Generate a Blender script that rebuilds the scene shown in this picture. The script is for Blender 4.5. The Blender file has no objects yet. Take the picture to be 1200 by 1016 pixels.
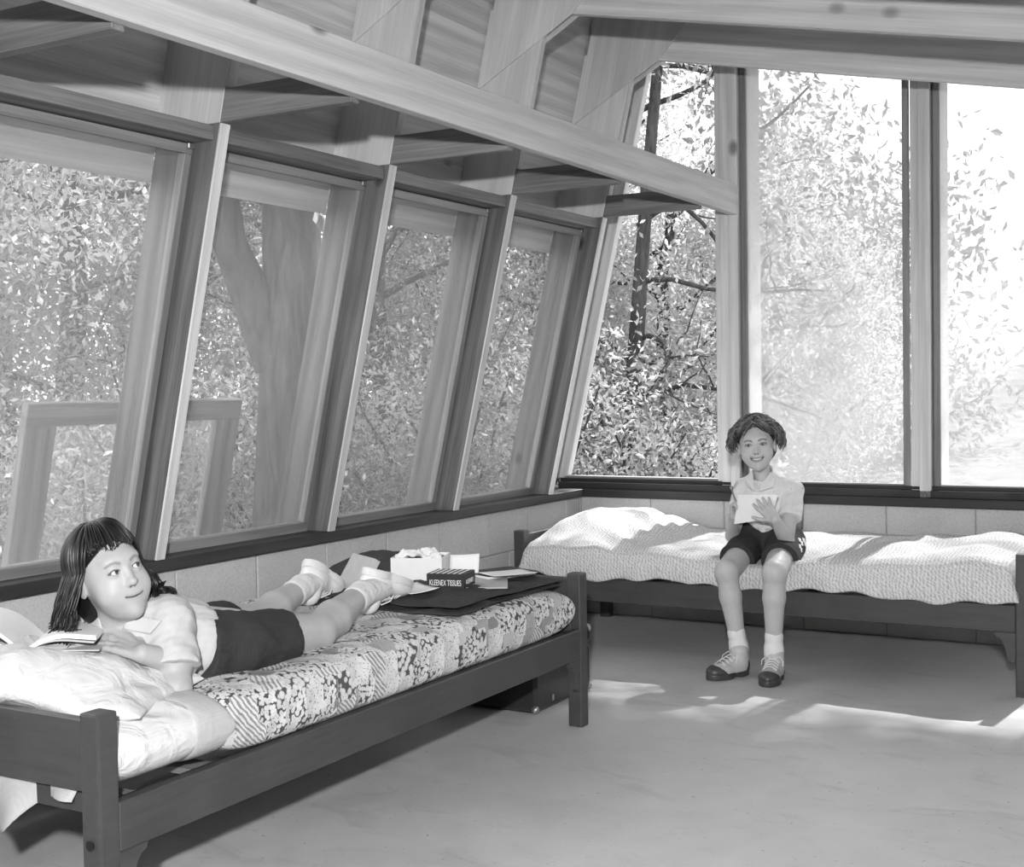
import bpy, bmesh, math, random
import numpy as np
from mathutils import Vector, Matrix

scene = bpy.context.scene
COL = scene.collection
rnd = random.Random(7)

# ------------------------------------------------------------------ camera
F_PX = 1506.45
cam_d = bpy.data.cameras.new('camera')
cam = bpy.data.objects.new('camera', cam_d)
COL.objects.link(cam)
cam_d.sensor_fit = 'HORIZONTAL'
cam_d.sensor_width = 36.0
cam_d.lens = F_PX / 1200 * 36.0
cam_d.clip_end = 300
CAM = Vector((2.9872, -5.8937, 1.155))
c_r = Vector((0.86734, 0.497458, -0.016025))
c_f = Vector((-0.497705, 0.866654, -0.034643)).normalized()
c_r = (c_r - c_r.dot(c_f) * c_f).normalized()
c_u = c_r.cross(c_f)
cam.matrix_world = Matrix(((c_r.x, c_u.x, -c_f.x, CAM.x), (c_r.y, c_u.y, -c_f.y, CAM.y), (c_r.z, c_u.z, -c_f.z, CAM.z), (0, 0, 0, 1)))
scene.camera = cam

# ------------------------------------------------------------------ world, sun, flash, exposure
world = bpy.data.worlds.new('sky')
scene.world = world
world.use_nodes = True
wn = world.node_tree
wn.nodes['Background'].inputs['Color'].default_value = (1, 1, 1, 1)
wn.nodes['Background'].inputs['Strength'].default_value = 1.9

sun_d = bpy.data.lights.new('sun', 'SUN')
sun = bpy.data.objects.new('sun', sun_d)
COL.objects.link(sun)
sun_d.energy = 8.5
sun_d.angle = math.radians(0.9)
sun.rotation_euler = Vector((-0.10, -0.88, -1.0)).to_track_quat('-Z', 'Y').to_euler()

# the photographer's flash bulb, held up beside the camera
fl_d = bpy.data.lights.new('flash_bulb', 'SPOT')
flash = bpy.data.objects.new('flash_bulb', fl_d)
COL.objects.link(flash)
flash.location = (3.08, -6.25, 1.60)
fl_d.energy = 420.0
fl_d.spot_size = math.radians(90)
fl_d.spot_blend = 1.0
flash.rotation_euler = (Vector((.95, -2.3, .55)) - Vector(flash.location)).to_track_quat('-Z', 'Y').to_euler()
fl_d.shadow_soft_size = 0.05

vs = scene.view_settings
scene.display_settings.display_device = 'sRGB'
vs.view_transform = 'Standard'
vs.look = 'None'
vs.gamma = 1.0
vs.use_curve_mapping = False
vs.exposure = 1.0
scene.cycles.max_bounces = 8
scene.cycles.transparent_max_bounces = 16

# ------------------------------------------------------------------ helpers
def g(v):
    return (v, v, v, 1.0)


class NT:
    """tiny helper to wire node trees"""
    def __init__(self, name):
        self.mat = bpy.data.materials.new(name)
        self.mat.use_nodes = True
        self.t = self.mat.node_tree
        self.b = self.t.nodes['Principled BSDF']
        self.out = self.t.nodes['Material Output']

    def n(self, kind, **kw):
        nd = self.t.nodes.new(kind)
        for k, v in kw.items():
            if k in nd.inputs:
                nd.inputs[k].default_value = v
            else:
                setattr(nd, k, v)
        return nd

    def l(self, a, b):
        self.t.links.new(a, b)

    def coord(self, scale=(1, 1, 1), rand=0.0):
        tc = self.n('ShaderNodeTexCoord')
        mp = self.n('ShaderNodeMapping')
        mp.inputs['Scale'].default_value = scale
        src = tc.outputs['Object']
        if rand:
            oi = self.n('ShaderNodeObjectInfo')
            mul = self.n('ShaderNodeMath', operation='MULTIPLY')
            mul.inputs[1].default_value = rand
            self.l(oi.outputs['Random'], mul.inputs[0])
            add = self.n('ShaderNodeVectorMath', operation='ADD')
            self.l(src, add.inputs[0])
            self.l(mul.outputs[0], add.inputs[1])
            src = add.outputs[0]
        self.l(src, mp.inputs['Vector'])
        return mp.outputs['Vector']

    def noise(self, vec, scale=5, detail=4, rough=.55, dist=0):
        nd = self.n('ShaderNodeTexNoise')
        nd.inputs['Scale'].default_value = scale
        nd.inputs['Detail'].default_value = detail
        nd.inputs['Roughness'].default_value = rough
        nd.inputs['Distortion'].default_value = dist
        self.l(vec, nd.inputs['Vector'])
        return nd.outputs['Fac']

    def ramp(self, fac, stops, interp='LINEAR'):
        r = self.n('ShaderNodeValToRGB')
        r.color_ramp.interpolation = interp
        el = r.color_ramp.elements
        while len(el) < len(stops):
            el.new(.5)
        for e, (p, v) in zip(el, stops):
            e.position = p
            e.color = g(v)
        self.l(fac, r.inputs['Fac'])
        return r.outputs['Color']

    def mix(self, fac, a, b, mode='MIX'):
        m = self.n('ShaderNodeMix', data_type='RGBA', blend_type=mode)
        for sock, v in ((m.inputs['Factor'], fac), (m.inputs[6], a), (m.inputs[7], b)):
            if isinstance(v, (int, float)):
                sock.default_value = v if sock.type == 'VALUE' else g(v)
            else:
                self.l(v, sock)
        return m.outputs[2]

    def bump(self, h, strength=.3, dist=.01, prev=None):
        b = self.n('ShaderNodeBump')
        b.inputs['Strength'].default_value = strength
        b.inputs['Distance'].default_value = dist
        self.l(h, b.inputs['Height'])
        if prev is not None:
            self.l(prev, b.inputs['Normal'])
        return b.outputs['Normal']

    def fin(self, color, rough=.6, normal=None, spec=.4, metal=0.0):
        if isinstance(color, (int, float)):
            self.b.inputs['Base Color'].default_value = g(color)
        else:
            self.l(color, self.b.inputs['Base Color'])
        if isinstance(rough, (int, float)):
            self.b.inputs['Roughness'].default_value = rough
        else:
            self.l(rough, self.b.inputs['Roughness'])
        self.b.inputs['Specular IOR Level'].default_value = spec
        self.b.inputs['Metallic'].default_value = metal
        if normal is not None:
            self.l(normal, self.b.inputs['Normal'])
        return self.mat


def m_wood(name, lo, hi, rough=.6, grain=1.0, knots=True, ring=.24):
    """sawn timber, grain along the object's local x"""
    t = NT(name)
    v = t.coord((1.3, 14, 14), 37)
    big = t.noise(v, 1.6 * grain, 3, .5, .6)
    v2 = t.coord((2.0, 110, 110), 53)
    fine = t.noise(v2, 1.5, 4, .65)
    wv = t.n('ShaderNodeTexWave', wave_type='BANDS', bands_direction='Y')
    wv.inputs['Scale'].default_value = 1.1
    wv.inputs['Distortion'].default_value = 9
    wv.inputs['Detail'].default_value = 2
    wv.inputs['Detail Scale'].default_value = .6
    t.l(t.coord((.5, 4.5, 4.5), 23), wv.inputs['Vector'])
    a = t.mix(ring, big, wv.outputs['Fac'])
    a = t.mix(.45, a, fine)
    col = t.ramp(a, [(.34, lo), (.5, (lo + hi) / 2), (.64, hi)])
    if knots:
        vo = t.n('ShaderNodeTexVoronoi', feature='F1')
        vo.inputs['Scale'].default_value = 2.1
        t.l(t.coord((1.0, 1.6, 1.6), 71), vo.inputs['Vector'])
        k = t.ramp(vo.outputs['Distance'], [(.04, 0.0), (.085, .7), (.10, 1.0)])
        col = t.mix(k, lo * .45, col)
    # small board to board difference
    oi = t.n('ShaderNodeObjectInfo')
    vr = t.ramp(oi.outputs['Random'], [(0, .82), (1, 1.0)])
    col = t.mix(1.0, col, vr, 'MULTIPLY')
    return t.fin(col, rough, t.bump(fine, .15, .004), .3)


def m_paint(name, v, var=.25, rough=.42, scr=True):
    t = NT(name)
    c = t.coord((1, 1, 1), 11)
    n1 = t.noise(c, 6, 4, .6)
    n2 = t.noise(t.coord((3, 40, 40), 11), 2, 3, .6)
    col = t.ramp(t.mix(.5, n1, n2), [(.3, v * (1 - var)), (.7, v * (1 + var))])
    if scr:
        sc = t.noise(t.coord((1, 1, 1), 5), 38, 5, .7, 1.2)
        col = t.mix(t.ramp(sc, [(.70, 0), (.76, 1)]), col, v * 2.2)
    return t.fin(col, rough, t.bump(n2, .08, .003), .4)


def m_cloth(name, v, var=.08, weave=420, bump=.25, rough=.85, fold=0.0):
    t = NT(name)
    c = t.coord()
    n = t.noise(c, 9, 4)
    w1 = t.n('ShaderNodeTexWave', wave_type='BANDS', bands_direction='X')
    w2 = t.n('ShaderNodeTexWave', wave_type='BANDS', bands_direction='Y')
    for w in (w1, w2):
        w.inputs['Scale'].default_value = weave / 6.28
        w.inputs['Distortion'].default_value = 1.5
        t.l(c, w.inputs['Vector'])
    wv = t.mix(.5, w1.outputs['Fac'], w2.outputs['Fac'])
    col = t.ramp(t.mix(.35, n, wv), [(.25, v * (1 - var)), (.75, min(.95, v * (1 + var)))])
    nm = t.bump(wv, bump, .002)
    if fold:
        nm = t.bump(t.noise(c, 14, 3, .5, .8), fold, .02, nm)
    return t.fin(col, rough, nm, .15)


def m_plain(name, v, rough=.5, spec=.4, metal=0.0, var=.06, scale=30):
    t = NT(name)
    n = t.noise(t.coord((1, 1, 1), 3), scale, 4)
    col = t.ramp(n, [(.3, v * (1 - var)), (.7, min(1, v * (1 + var)))])
    return t.fin(col, rough, None, spec, metal)


def m_tone(name, rough=.5, spec=.35, bumpscale=0, bumps=.1, mul=1.0, sss=0.0):
    t = NT(name)
    at = t.n('ShaderNodeAttribute', attribute_name='tone')
    n = t.noise(t.coord(), 60, 3)
    col = t.mix(1.0, at.outputs['Color'], t.ramp(n, [(.3, .94 * mul), (.7, 1.0 * mul)]), 'MULTIPLY')
    nm = None
    if bumpscale:
        nm = t.bump(t.noise(t.coord(), bumpscale, 3), bumps, .003)
    m = t.fin(col, rough, nm, spec)
    if sss:
        t.b.inputs['Subsurface Weight'].default_value = sss
        t.b.inputs['Subsurface Radius'].default_value = (.006, .006, .006)
        t.b.inputs['Subsurface Scale'].default_value = 1.0
    return m


M = {}
M['timber'] = m_wood('timber', .11, .25)
M['leg_timber'] = m_wood('leg_timber', .06, .16)
M['timber_pale'] = m_wood('timber_pale', .46, .66)
M['sheathing'] = m_wood('sheathing', .44, .66, grain=.7)
M['plywood'] = m_wood('plywood', .46, .64, grain=.5, knots=False, ring=.06)
M['stained'] = m_wood('stained', .018, .042, rough=.5)
M['sash'] = m_wood('sash', .16, .28, knots=False)
M['bed_paint'] = m_paint('bed_paint', .050)
M['metal'] = m_plain('metal', .45, .35, .5, .9)
M['dark_metal'] = m_plain('dark_metal', .03, .4, .5, .6)
M['white_cloth'] = m_cloth('white_cloth', .58, .06, fold=.7)
M['grey_cloth'] = m_cloth('grey_cloth', .42, .06, fold=.25)
M['blanket'] = m_cloth('blanket', .045, .25, weave=260, fold=.5)
M['paper'] = m_plain('paper', .74, .7, .2, var=.02)
M['card'] = m_plain('card', .42, .6, .2)
M['black_print'] = m_plain('black_print', .025, .5, .3)
M['leather'] = m_plain('leather', .022, .35, .5, var=.3, scale=60)


def mesh(name, verts, faces, smooth=False):
    me = bpy.data.meshes.new(name)
    me.from_pydata([tuple(map(float, v)) for v in verts], [], [tuple(int(i) for i in f) for f in faces])
    me.update()
    if smooth:
        me.polygons.foreach_set('use_smooth', [True] * len(me.polygons))
    return me


def npmesh(name, V, Q, smooth=True):
    """V (n,3), Q (m,3|4) numpy -> mesh, quick"""
    me = bpy.data.meshes.new(name)
    V = np.ascontiguousarray(V, np.float32)
    Q = np.ascontiguousarray(Q, np.int32)
    k = Q.shape[1]
    me.vertices.add(len(V))
    me.vertices.foreach_set('co', V.ravel())
    me.loops.add(Q.size)
    me.loops.foreach_set('vertex_index', Q.ravel())
    me.polygons.add(len(Q))
    me.polygons.foreach_set('loop_start', np.arange(0, Q.size, k, dtype=np.int32))
    me.polygons.foreach_set('loop_total', np.full(len(Q), k, np.int32))
    me.polygons.foreach_set('use_smooth', np.full(len(Q), smooth, bool))
    me.update(calc_edges=True)
    return me


def set_tone(me, tone):
    a = me.attributes.new('tone', 'FLOAT_COLOR', 'POINT')
    t = np.asarray(tone, np.float32)
    c = np.stack([t, t, t, np.ones_like(t)], 1)
    a.data.foreach_set('color', c.ravel())


def link(name, me, mat=None, parent=None, mw=None):
    o = bpy.data.objects.new(name, me)
    COL.objects.link(o)
    if mat is not None and me is not None:
        if len(me.materials) == 0:
            me.materials.append(mat if not isinstance(mat, str) else M[mat])
    if mw is not None:
        o.matrix_basis = mw
    if parent is not None:
        o.parent = parent
        o.matrix_parent_inverse = W[parent.name].inverted()
    W[o.name] = mw.copy() if mw is not None else Matrix.Identity(4)
    return o


W = {}          # world matrix of every object built here, by name


def empty(name, loc=(0, 0, 0)):
    o = bpy.data.objects.new(name, None)
    COL.objects.link(o)
    o.empty_display_size = .1
    o.location = loc
    W[o.name] = Matrix.Translation(Vector(loc))
    return o


def tag(o, label, cat, group=None, kind=None):
    o['label'] = label
    if cat:
        o['category'] = cat
    if group:
        o['group'] = group
    if kind:
        o['kind'] = kind
    return o


def thing(name, label, cat, loc=(0, 0, 0), group=None):
    return tag(empty(name, loc), label, cat, group)


def struct(name, label, loc=(0, 0, 0)):
    o = empty(name, loc)
    o['kind'] = 'structure'
    o['label'] = label
    return o


def frame(origin, ax, ay):
    ax = Vector(ax).normalized()
    ay = Vector(ay)
    ay = (ay - ay.dot(ax) * ax).normalized()
    az = ax.cross(ay)
    o = Vector(origin)
    return Matrix(((ax.x, ay.x, az.x, o.x), (ax.y, ay.y, az.y, o.y), (ax.z, ay.z, az.z, o.z), (0, 0, 0, 1)))


def prism_mesh(name, pts, th, bev=.003):
    """2-D outline in local xy, thickness th centred on local z, edges broken by a small bevel"""
    bm = bmesh.new()
    lo = [bm.verts.new((x, y, -th / 2)) for x, y in pts]
    hi = [bm.verts.new((x, y, th / 2)) for x, y in pts]
    n = len(pts)
    bm.faces.new(list(reversed(lo)))
    bm.faces.new(hi)
    for i in range(n):
        bm.faces.new((lo[i], lo[(i + 1) % n], hi[(i + 1) % n], hi[i]))
    bmesh.ops.recalc_face_normals(bm, faces=bm.faces)
    if bev:
        bmesh.ops.bevel(bm, geom=list(bm.edges), offset=bev, segments=1, affect='EDGES', profile=.5)
    me = bpy.data.meshes.new(name)
    bm.to_mesh(me)
    bm.free()
    return me


def board(name, a, b, wdir, w, th, mat, parent=None, bev=.003, wo=0.0, to=0.0):
    """plank from a to b (centre line), width w along wdir, thickness th; wo / to shift it in widths / thicknesses"""
    a, b = Vector(a), Vector(b)
    L = (b - a).length
    fm = frame((a + b) / 2, b - a, wdir)
    fm = fm @ Matrix.Translation((0, wo * w, to * th))
    me = prism_mesh(name, [(-L / 2, -w / 2), (L / 2, -w / 2), (L / 2, w / 2), (-L / 2, w / 2)], th, bev)
    return link(name, me, mat, parent, fm)


def block(name, lo, hi, mat, parent=None, bev=.003, long=None):
    """axis aligned box; local x runs along its longest side"""
    lo, hi = Vector(lo), Vector(hi)
    d = hi - lo
    c = (lo + hi) / 2
    ax = long if long is not None else max(range(3), key=lambda i: d[i])
    e = [Vector((1, 0, 0)), Vector((0, 1, 0)), Vector((0, 0, 1))]
    o1 = (ax + 1) % 3
    o2 = (ax + 2) % 3
    fm = frame(c, e[ax], e[o1])
    me = prism_mesh(name, [(-d[ax] / 2, -d[o1] / 2), (d[ax] / 2, -d[o1] / 2), (d[ax] / 2, d[o1] / 2), (-d[ax] / 2, d[o1] / 2)], d[o2], bev)
    return link(name, me, mat, parent, fm)


def xz_prism(name, pts, y, th, mat, parent, grain=(1, 0, 0), bev=.002):
    """outline given in world (x, z), extruded along y about y; grain = local x direction"""
    gx = Vector(grain).normalized()
    gy = Vector((-gx.z, 0, gx.x))
    o = Vector((sum(p[0] for p in pts) / len(pts), y, sum(p[1] for p in pts) / len(pts)))
    loc = []
    for x, z in pts:
        d = Vector((x, y, z)) - o
        loc.append((d.dot(gx), d.dot(gy)))
    return link(name, prism_mesh(name, loc, th, bev), mat, parent, frame(o, gx, gy))


def tube_np(P, R, sides=6, cap=True):
    """tube along points P (n,3), radii R -> verts, quads (numpy)"""
    P = np.asarray(P, float)
    n = len(P)
    R = np.broadcast_to(np.asarray(R, float), (n,))
    T = np.gradient(P, axis=0)
    T /= np.linalg.norm(T, axis=1)[:, None] + 1e-9
    ref = np.array([0, 0, 1.0]) if abs(T[0, 2]) < .9 else np.array([1.0, 0, 0])
    V = []
    u = np.cross(T[0], ref)
    u /= np.linalg.norm(u)
    for i in range(n):
        u = u - T[i] * (u @ T[i])
        u /= np.linalg.norm(u) + 1e-9
        w = np.cross(T[i], u)
        for k in range(sides):
            a = 2 * math.pi * k / sides
            V.append(P[i] + R[i] * (math.cos(a) * u + math.sin(a) * w))
    Q = []
    for i in range(n - 1):
        for k in range(sides):
            k2 = (k + 1) % sides
            Q.append((i * sides + k, i * sides + k2, (i + 1) * sides + k2, (i + 1) * sides + k))
    return np.array(V), np.array(Q)


class Acc:
    """collects numpy pieces into one mesh"""
    def __init__(self):
        self.V, self.Q, self.n = [], [], 0

    def add(self, V, Q):
        self.V.append(V)
        self.Q.append(np.asarray(Q) + self.n)
        self.n += len(V)

    def mesh(self, name, smooth=True):
        return npmesh(name, np.concatenate(self.V), np.concatenate(self.Q), smooth)


def tube(name, pts, r, mat, parent=None, sides=8):
    V, Q = tube_np(pts, r, sides)
    return link(name, npmesh(name, V, Q), mat, parent)
# ================================================================== the room
def m_block():
    t = NT('concrete_block')
    c = t.coord((1, 1, 1), 29)
    sp = t.noise(c, 150, 3, .7)
    bg = t.noise(c, 5, 3)
    col = t.ramp(t.mix(.75, bg, sp), [(.3, .36), (.5, .47), (.72, .55)])
    return t.fin(col, .9, t.bump(sp, .5, .006), .15)


def m_floor():
    t = NT('floor_concrete')
    c = t.coord()
    big = t.noise(c, 1.1, 5, .6, .3)
    mid = t.noise(c, 7, 5, .65, .5)
    st = t.noise(t.coord((3, 16, 1)), 2.5, 4, .7, 1.0)
    col = t.ramp(t.mix(.45, big, mid), [(.32, .40), (.5, .48), (.68, .55)])
    col = t.mix(t.ramp(st, [(.56, 0), (.72, .45)]), col, .30)
    spk = t.noise(c, 55, 2, .5)
    col = t.mix(t.ramp(spk, [(.69, 0), (.75, .6)]), col, .13)
    return t.fin(col, t.ramp(mid, [(.3, .42), (.7, .6)]), t.bump(t.noise(c, 90, 3), .12, .004), .4)


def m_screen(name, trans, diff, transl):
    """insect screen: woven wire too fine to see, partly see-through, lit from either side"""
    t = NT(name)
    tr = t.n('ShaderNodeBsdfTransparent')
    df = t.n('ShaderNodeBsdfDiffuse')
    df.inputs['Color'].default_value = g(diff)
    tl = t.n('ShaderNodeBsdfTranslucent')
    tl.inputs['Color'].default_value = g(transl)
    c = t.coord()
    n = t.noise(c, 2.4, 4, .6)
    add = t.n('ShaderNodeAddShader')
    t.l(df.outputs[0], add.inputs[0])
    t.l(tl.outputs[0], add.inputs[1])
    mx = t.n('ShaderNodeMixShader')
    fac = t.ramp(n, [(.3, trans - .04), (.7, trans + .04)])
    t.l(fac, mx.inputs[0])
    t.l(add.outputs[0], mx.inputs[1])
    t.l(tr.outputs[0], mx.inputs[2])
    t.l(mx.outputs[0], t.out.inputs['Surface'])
    return t.mat


M['block'] = m_block()
M['mortar'] = m_plain('mortar', .30, .95, .1)
M['floor'] = m_floor()
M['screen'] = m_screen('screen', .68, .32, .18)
M['screen_sunlit'] = m_screen('screen_sunlit', .34, .38, .10)  # less see-through copy of the screen, its veil imitates sunlit haze

KL = .2375
S_T = .6391                                   # top of the sill
def inner(z):
    return .0358 + KL * (z - S_T)
def LP(z, off, y):
    return Vector((inner(z) - off, y, z))
LDIR = Vector((KL, 0, 1)).normalized()
LNRM = Vector((1, 0, -KL)).normalized()
LEG_T = .040
LEGS = [-.3725 - i * .8626 for i in range(8)]  # far face of every leg
Y_BACK = -7.0
X_RIGHT = 4.7
def raf_z(x):
    return 2.7784 - .2088 * x                 # underside of the rafters

# floor slab
fl = block('floor', (-.2, Y_BACK - .2, -.15), (X_RIGHT + .2, .2, 0), 'floor', None, 0)
fl['kind'] = 'structure'
fl['label'] = 'worn grey concrete floor slab of the cabin'

# block walls
def block_wall(root, axis, start, end, joint, flip=1):
    """courses of blocks; axis 'y' = wall along y at x 0, axis 'x' = wall along x at y 0"""
    sp, hh = .388, .1995
    for c in range(3):
        z0 = c * hh
        ph = joint + (sp / 2 if c % 2 else 0)
        k = math.floor((start - ph) / sp)
        a = ph + k * sp
        while a < end - .02:
            lo, hi = max(a, start) + .003, min(a + sp, end) - .003
            if hi - lo > .03:
                pr = rnd.uniform(-.0015, .0015)
                if axis == 'y':
                    block('block', (-.18, lo, z0 + .003), (pr, hi, z0 + hh - .003), 'block', root, .003, 1)
                else:
                    block('block', (lo, -pr, z0 + .003), (hi, .18, z0 + hh - .003), 'block', root, .003, 0)
            a += sp

wl = struct('wall_left', 'low concrete block wall with leaning timber boarding above')
block('mortar', (-.175, Y_BACK, .0), (-.004, 0, .598), 'mortar', wl, 0)
block_wall(wl, 'y', Y_BACK, -.006, -2.485)
we = struct('wall_end', 'low concrete block wall below the end windows')
block('mortar', (0, .004, .0), (X_RIGHT, .175, .598), 'mortar', we, 0)
block_wall(we, 'x', -.18, X_RIGHT, .392)

# sills: dark stained planks
s1 = block('trim_1', (-.20, Y_BACK, .5997), (.036, -.034, S_T), 'stained', None, .003)
s1['kind'] = 'structure'; s1['label'] = 'dark stained sill plank along the leaning window wall'
s2 = block('trim_2', (-.20, -.034, .5997), (X_RIGHT, .20, S_T), 'stained', None, .003)
s2['kind'] = 'structure'; s2['label'] = 'dark stained sill plank under the end windows'
for z0, z1, yy in ((S_T, .672, -.012), (.672, .69, .012)):
    b = block('sill_strip', (-.12, yy, z0), (X_RIGHT, .06, z1), 'stained', s2, .002)

# leaning frames: leg + gusset + rafter + joist
DEEP, DEEP_UP = .25, .26
for i, yf in enumerate(LEGS):
    yc = yf - LEG_T / 2
    fr = struct('trim_%d' % (3 + i), 'leaning timber frame with leg, gusset plate, rafter and tie joist', (inner(S_T), yc, S_T))
    zt = raf_z(inner(2.72)) + .0
    zm = 1.955
    pts = [(inner(S_T), S_T), (inner(zm), zm), (inner(zm) - DEEP, zm), (inner(S_T) - DEEP, S_T)]
    xz_prism('leg', pts, yc, LEG_T, 'leg_timber', fr, LDIR)
    pts = [(inner(zm), zm), (inner(zt), zt), (inner(zt) - DEEP_UP, zt + .055), (inner(zm) - DEEP_UP, zm)]
    xz_prism('upper_leg', pts, yc, LEG_T + .002, 'plywood', fr, LDIR)
    board('edge_strip', LP(2.056, -.004, yc), LP(zt - .01, -.004, yc), (0, 1, 0), LEG_T - .002, .008, 'timber_pale', fr, .001)
    # rafter, falls towards the right
    x0, x1 = .30, X_RIGHT + .3
    xz_prism('rafter', [(x0, raf_z(x0)), (x1, raf_z(x1)), (x1, raf_z(x1) + .235), (x0, raf_z(x0) + .235)], yc, LEG_T, 'timber_pale', fr,
             (1, 0, -.2088))
    # plywood gusset on the near face and on the far face
    gp = [(inner(2.40) - .245, 2.40), (.640, 2.640), (.835, 2.835), (.80, raf_z(.80) + .23), (.36, raf_z(.36) + .23), (inner(2.9) - .245, 2.90)]
    for sgn in (-1, 1):
        xz_prism('gusset_plate', gp, yc + sgn * (LEG_T / 2 + .006), .012, 'plywood', fr, LDIR)
    # tie joist from the leg to the long beam
    block('joist', (inner(2.0) - .30, yf - LEG_T + .001, 1.9560), (.829, yf - .001, 2.052), 'timber', fr, .002, 0)
    if i < 6:
        # cover strip, the pale inner edge of the leg
        a, b2 = LP(S_T + .001, -.004, yc), LP(1.953, -.004, yc)
        board('edge_strip', a, b2, (0, 1, 0), LEG_T - .002, .008, 'timber_pale', fr, .001)

# long beam over the beds
bm_ = block('trim_20', (.830, Y_BACK, 1.9683), (.8701, .004, 2.1077), 'timber_pale', None, .003, 1)
bm_['kind'] = 'structure'; bm_['label'] = 'long pale timber beam running the length of the cabin'

# boarding of the leaning wall above the windows
hgt = .185
z = 1.90
for k in range(7):
    zc = z + (k + .5) * hgt * LDIR.z
    c = LP(zc, DEEP_UP + .012, 0)
    board('plank', (c.x, Y_BACK, c.z), (c.x, .32, c.z), LDIR, hgt + .001, .022, 'sheathing', wl, .002)
# closing panel between the last frame and the end wall
for k in range(2):
    yc = LEGS[0] + .09 + k * .185
    board('plank', LP(S_T, DEEP - .012, yc), LP(1.97, DEEP - .012, yc), (0, 1, 0), .182, .02, 'timber_pale', wl, .002)

# ceiling deck
ce = struct('ceiling', 'boarded roof deck resting on the rafters')
x = .28
sl = Vector((1, 0, -.2088)).normalized()
while x < X_RIGHT + .3:
    zc = raf_z(x) + .248
    board('plank', (x, Y_BACK, zc), (x, .30, zc), sl, .178, .022, 'sheathing', ce, .002)
    x += .18 * sl.x

# ------------------------------------------------------------------ left windows
def sash(win, P, u, v, w, h, th, bar, scr, mat='sash', barb=None, bead=True):
    """rectangular sash: P lower corner, u along, v up; bar = rail width"""
    barb = barb or bar
    u, v = Vector(u).normalized(), Vector(v).normalized()
    nrm = u.cross(v)
    board('bottom_rail', P + v * barb / 2, P + u * w + v * barb / 2, v, barb, th, mat, win, .002)
    board('top_rail', P + v * (h - bar / 2), P + u * w + v * (h - bar / 2), v, bar, th, mat, win, .002)
    for s in (bar / 2, w - bar / 2):
        board('stile', P + u * s + v * barb, P + u * s + v * (h - bar), u, bar, th, mat, win, .002)
    Vx = [P + u * bar + v * barb, P + u * (w - bar) + v * barb, P + u * (w - bar) + v * (h - bar), P + u * bar + v * (h - bar)]
    s = link('screen', mesh('screen', Vx, [(0, 1, 2, 3)]), scr, win)
    s['label'] = 'fine wire insect screen'
    return s

zh = 1.905                                    # underside of the header plank
nwin = 0
for i in range(6):
    y1 = LEGS[i] - LEG_T                      # near face of leg i
    y0 = LEGS[i + 1]                          # far face of leg i+1
    nwin += 1
    w = struct('window_%d' % nwin, 'leaning screened window between timber legs', LP(S_T, .1, (y0 + y1) / 2))
    # header plank laid across
    hz = zh + .022
    c0, c1 = LP(hz, .075, y0), LP(hz, .075, y1)
    board('header', c0, c1, (1, 0, 0), .115, .044, 'timber', w, .002)
    # outer head board, seen through the screen
    c0, c1 = LP(1.878, DEEP + .012, y0), LP(1.878, DEEP + .012, y1)
    board('outer_head', c0, c1, LDIR, .15, .022, 'sheathing', w, .002)
    # sash
    L = (zh - S_T) / LDIR.z
    sash(w, LP(S_T, .105, y0 + .002), (0, 1, 0), LDIR, y1 - y0 - .004, L - .002, .028, .030, 'screen', 'sash', .038)
    # little metal clip at the top corner
    k = LP(zh - .012, .085, y1 - .02)
    block('clip', k - Vector((.006, .012, .008)), k + Vector((.006, .012, .008)), 'metal', w, .002)
    # round finger hole plug / knot on the leg is grain; skip

# ------------------------------------------------------------------ end windows
Y_E = .045
POSTS = [(.765, .865), (1.664, 1.757), (2.556, 2.649), (3.448, 3.541), (4.34, 4.433)]
for i, (a, b) in enumerate(POSTS):
    p = struct('trim_%d' % (21 + i), 'upright timber post between the end windows', (a, 0, S_T))
    ztop = raf_z(b) + .235
    sp = .045 if i == 0 else .05
    block('face_board', (b - sp, -.012, S_T), (b, .10, ztop), 'timber_pale', p, .003, 2)
    block('stop', (a + .002, .012, S_T), (b - sp, .085, ztop), 'timber_pale', p, .002, 2)
# slanted jamb of the corner window
jr = .132
ja = struct('trim_30', 'slanted pale timber jamb in the corner of the end wall')
za, zb_ = .69, 2.9
xz_prism('jamb', [(inner(za) - jr, za), (inner(zb_) - jr, zb_), (inner(zb_) - jr - .13, zb_), (inner(za) - jr - .13, za)], .045, .05, 'timber_pale', ja, LDIR)


def m_glass():
    t = NT('window_glass')
    gl = t.n('ShaderNodeBsdfGlossy')
    gl.inputs['Roughness'].default_value = .03
    tr = t.n('ShaderNodeBsdfTransparent')
    tr.inputs['Color'].default_value = g(.96)
    lw = t.n('ShaderNodeFresnel')
    lw.inputs['IOR'].default_value = 1.12
    n = t.noise(t.coord(), 3, 2)
    mx = t.n('ShaderNodeMixShader')
    t.l(lw.outputs[0], mx.inputs[0])
    t.l(tr.outputs[0], mx.inputs[1])
    t.l(gl.outputs[0], mx.inputs[2])
    t.l(mx.outputs[0], t.out.inputs['Surface'])
    return t.mat


M['glass'] = m_glass()
wc = struct('window_20', 'clear corner window with slanted edge in the end wall', (.4, Y_E, S_T))
zt = 2.86
pane = mesh('pane', [(inner(.69) - jr, Y_E, .69), (.768, Y_E, .69), (.768, Y_E, raf_z(.768) + .23), (inner(zt) - jr, Y_E, zt + .1)], [(0, 1, 2, 3)])
link('pane', pane, 'glass', wc)
block('stile', (.742, .02, .69), (.768, .07, raf_z(.768) + .22), 'timber_pale', wc, .002, 2)
block('bottom_rail', (-.10, .02, .69), (.742, .07, .702), 'sash', wc, .002, 0)

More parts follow.
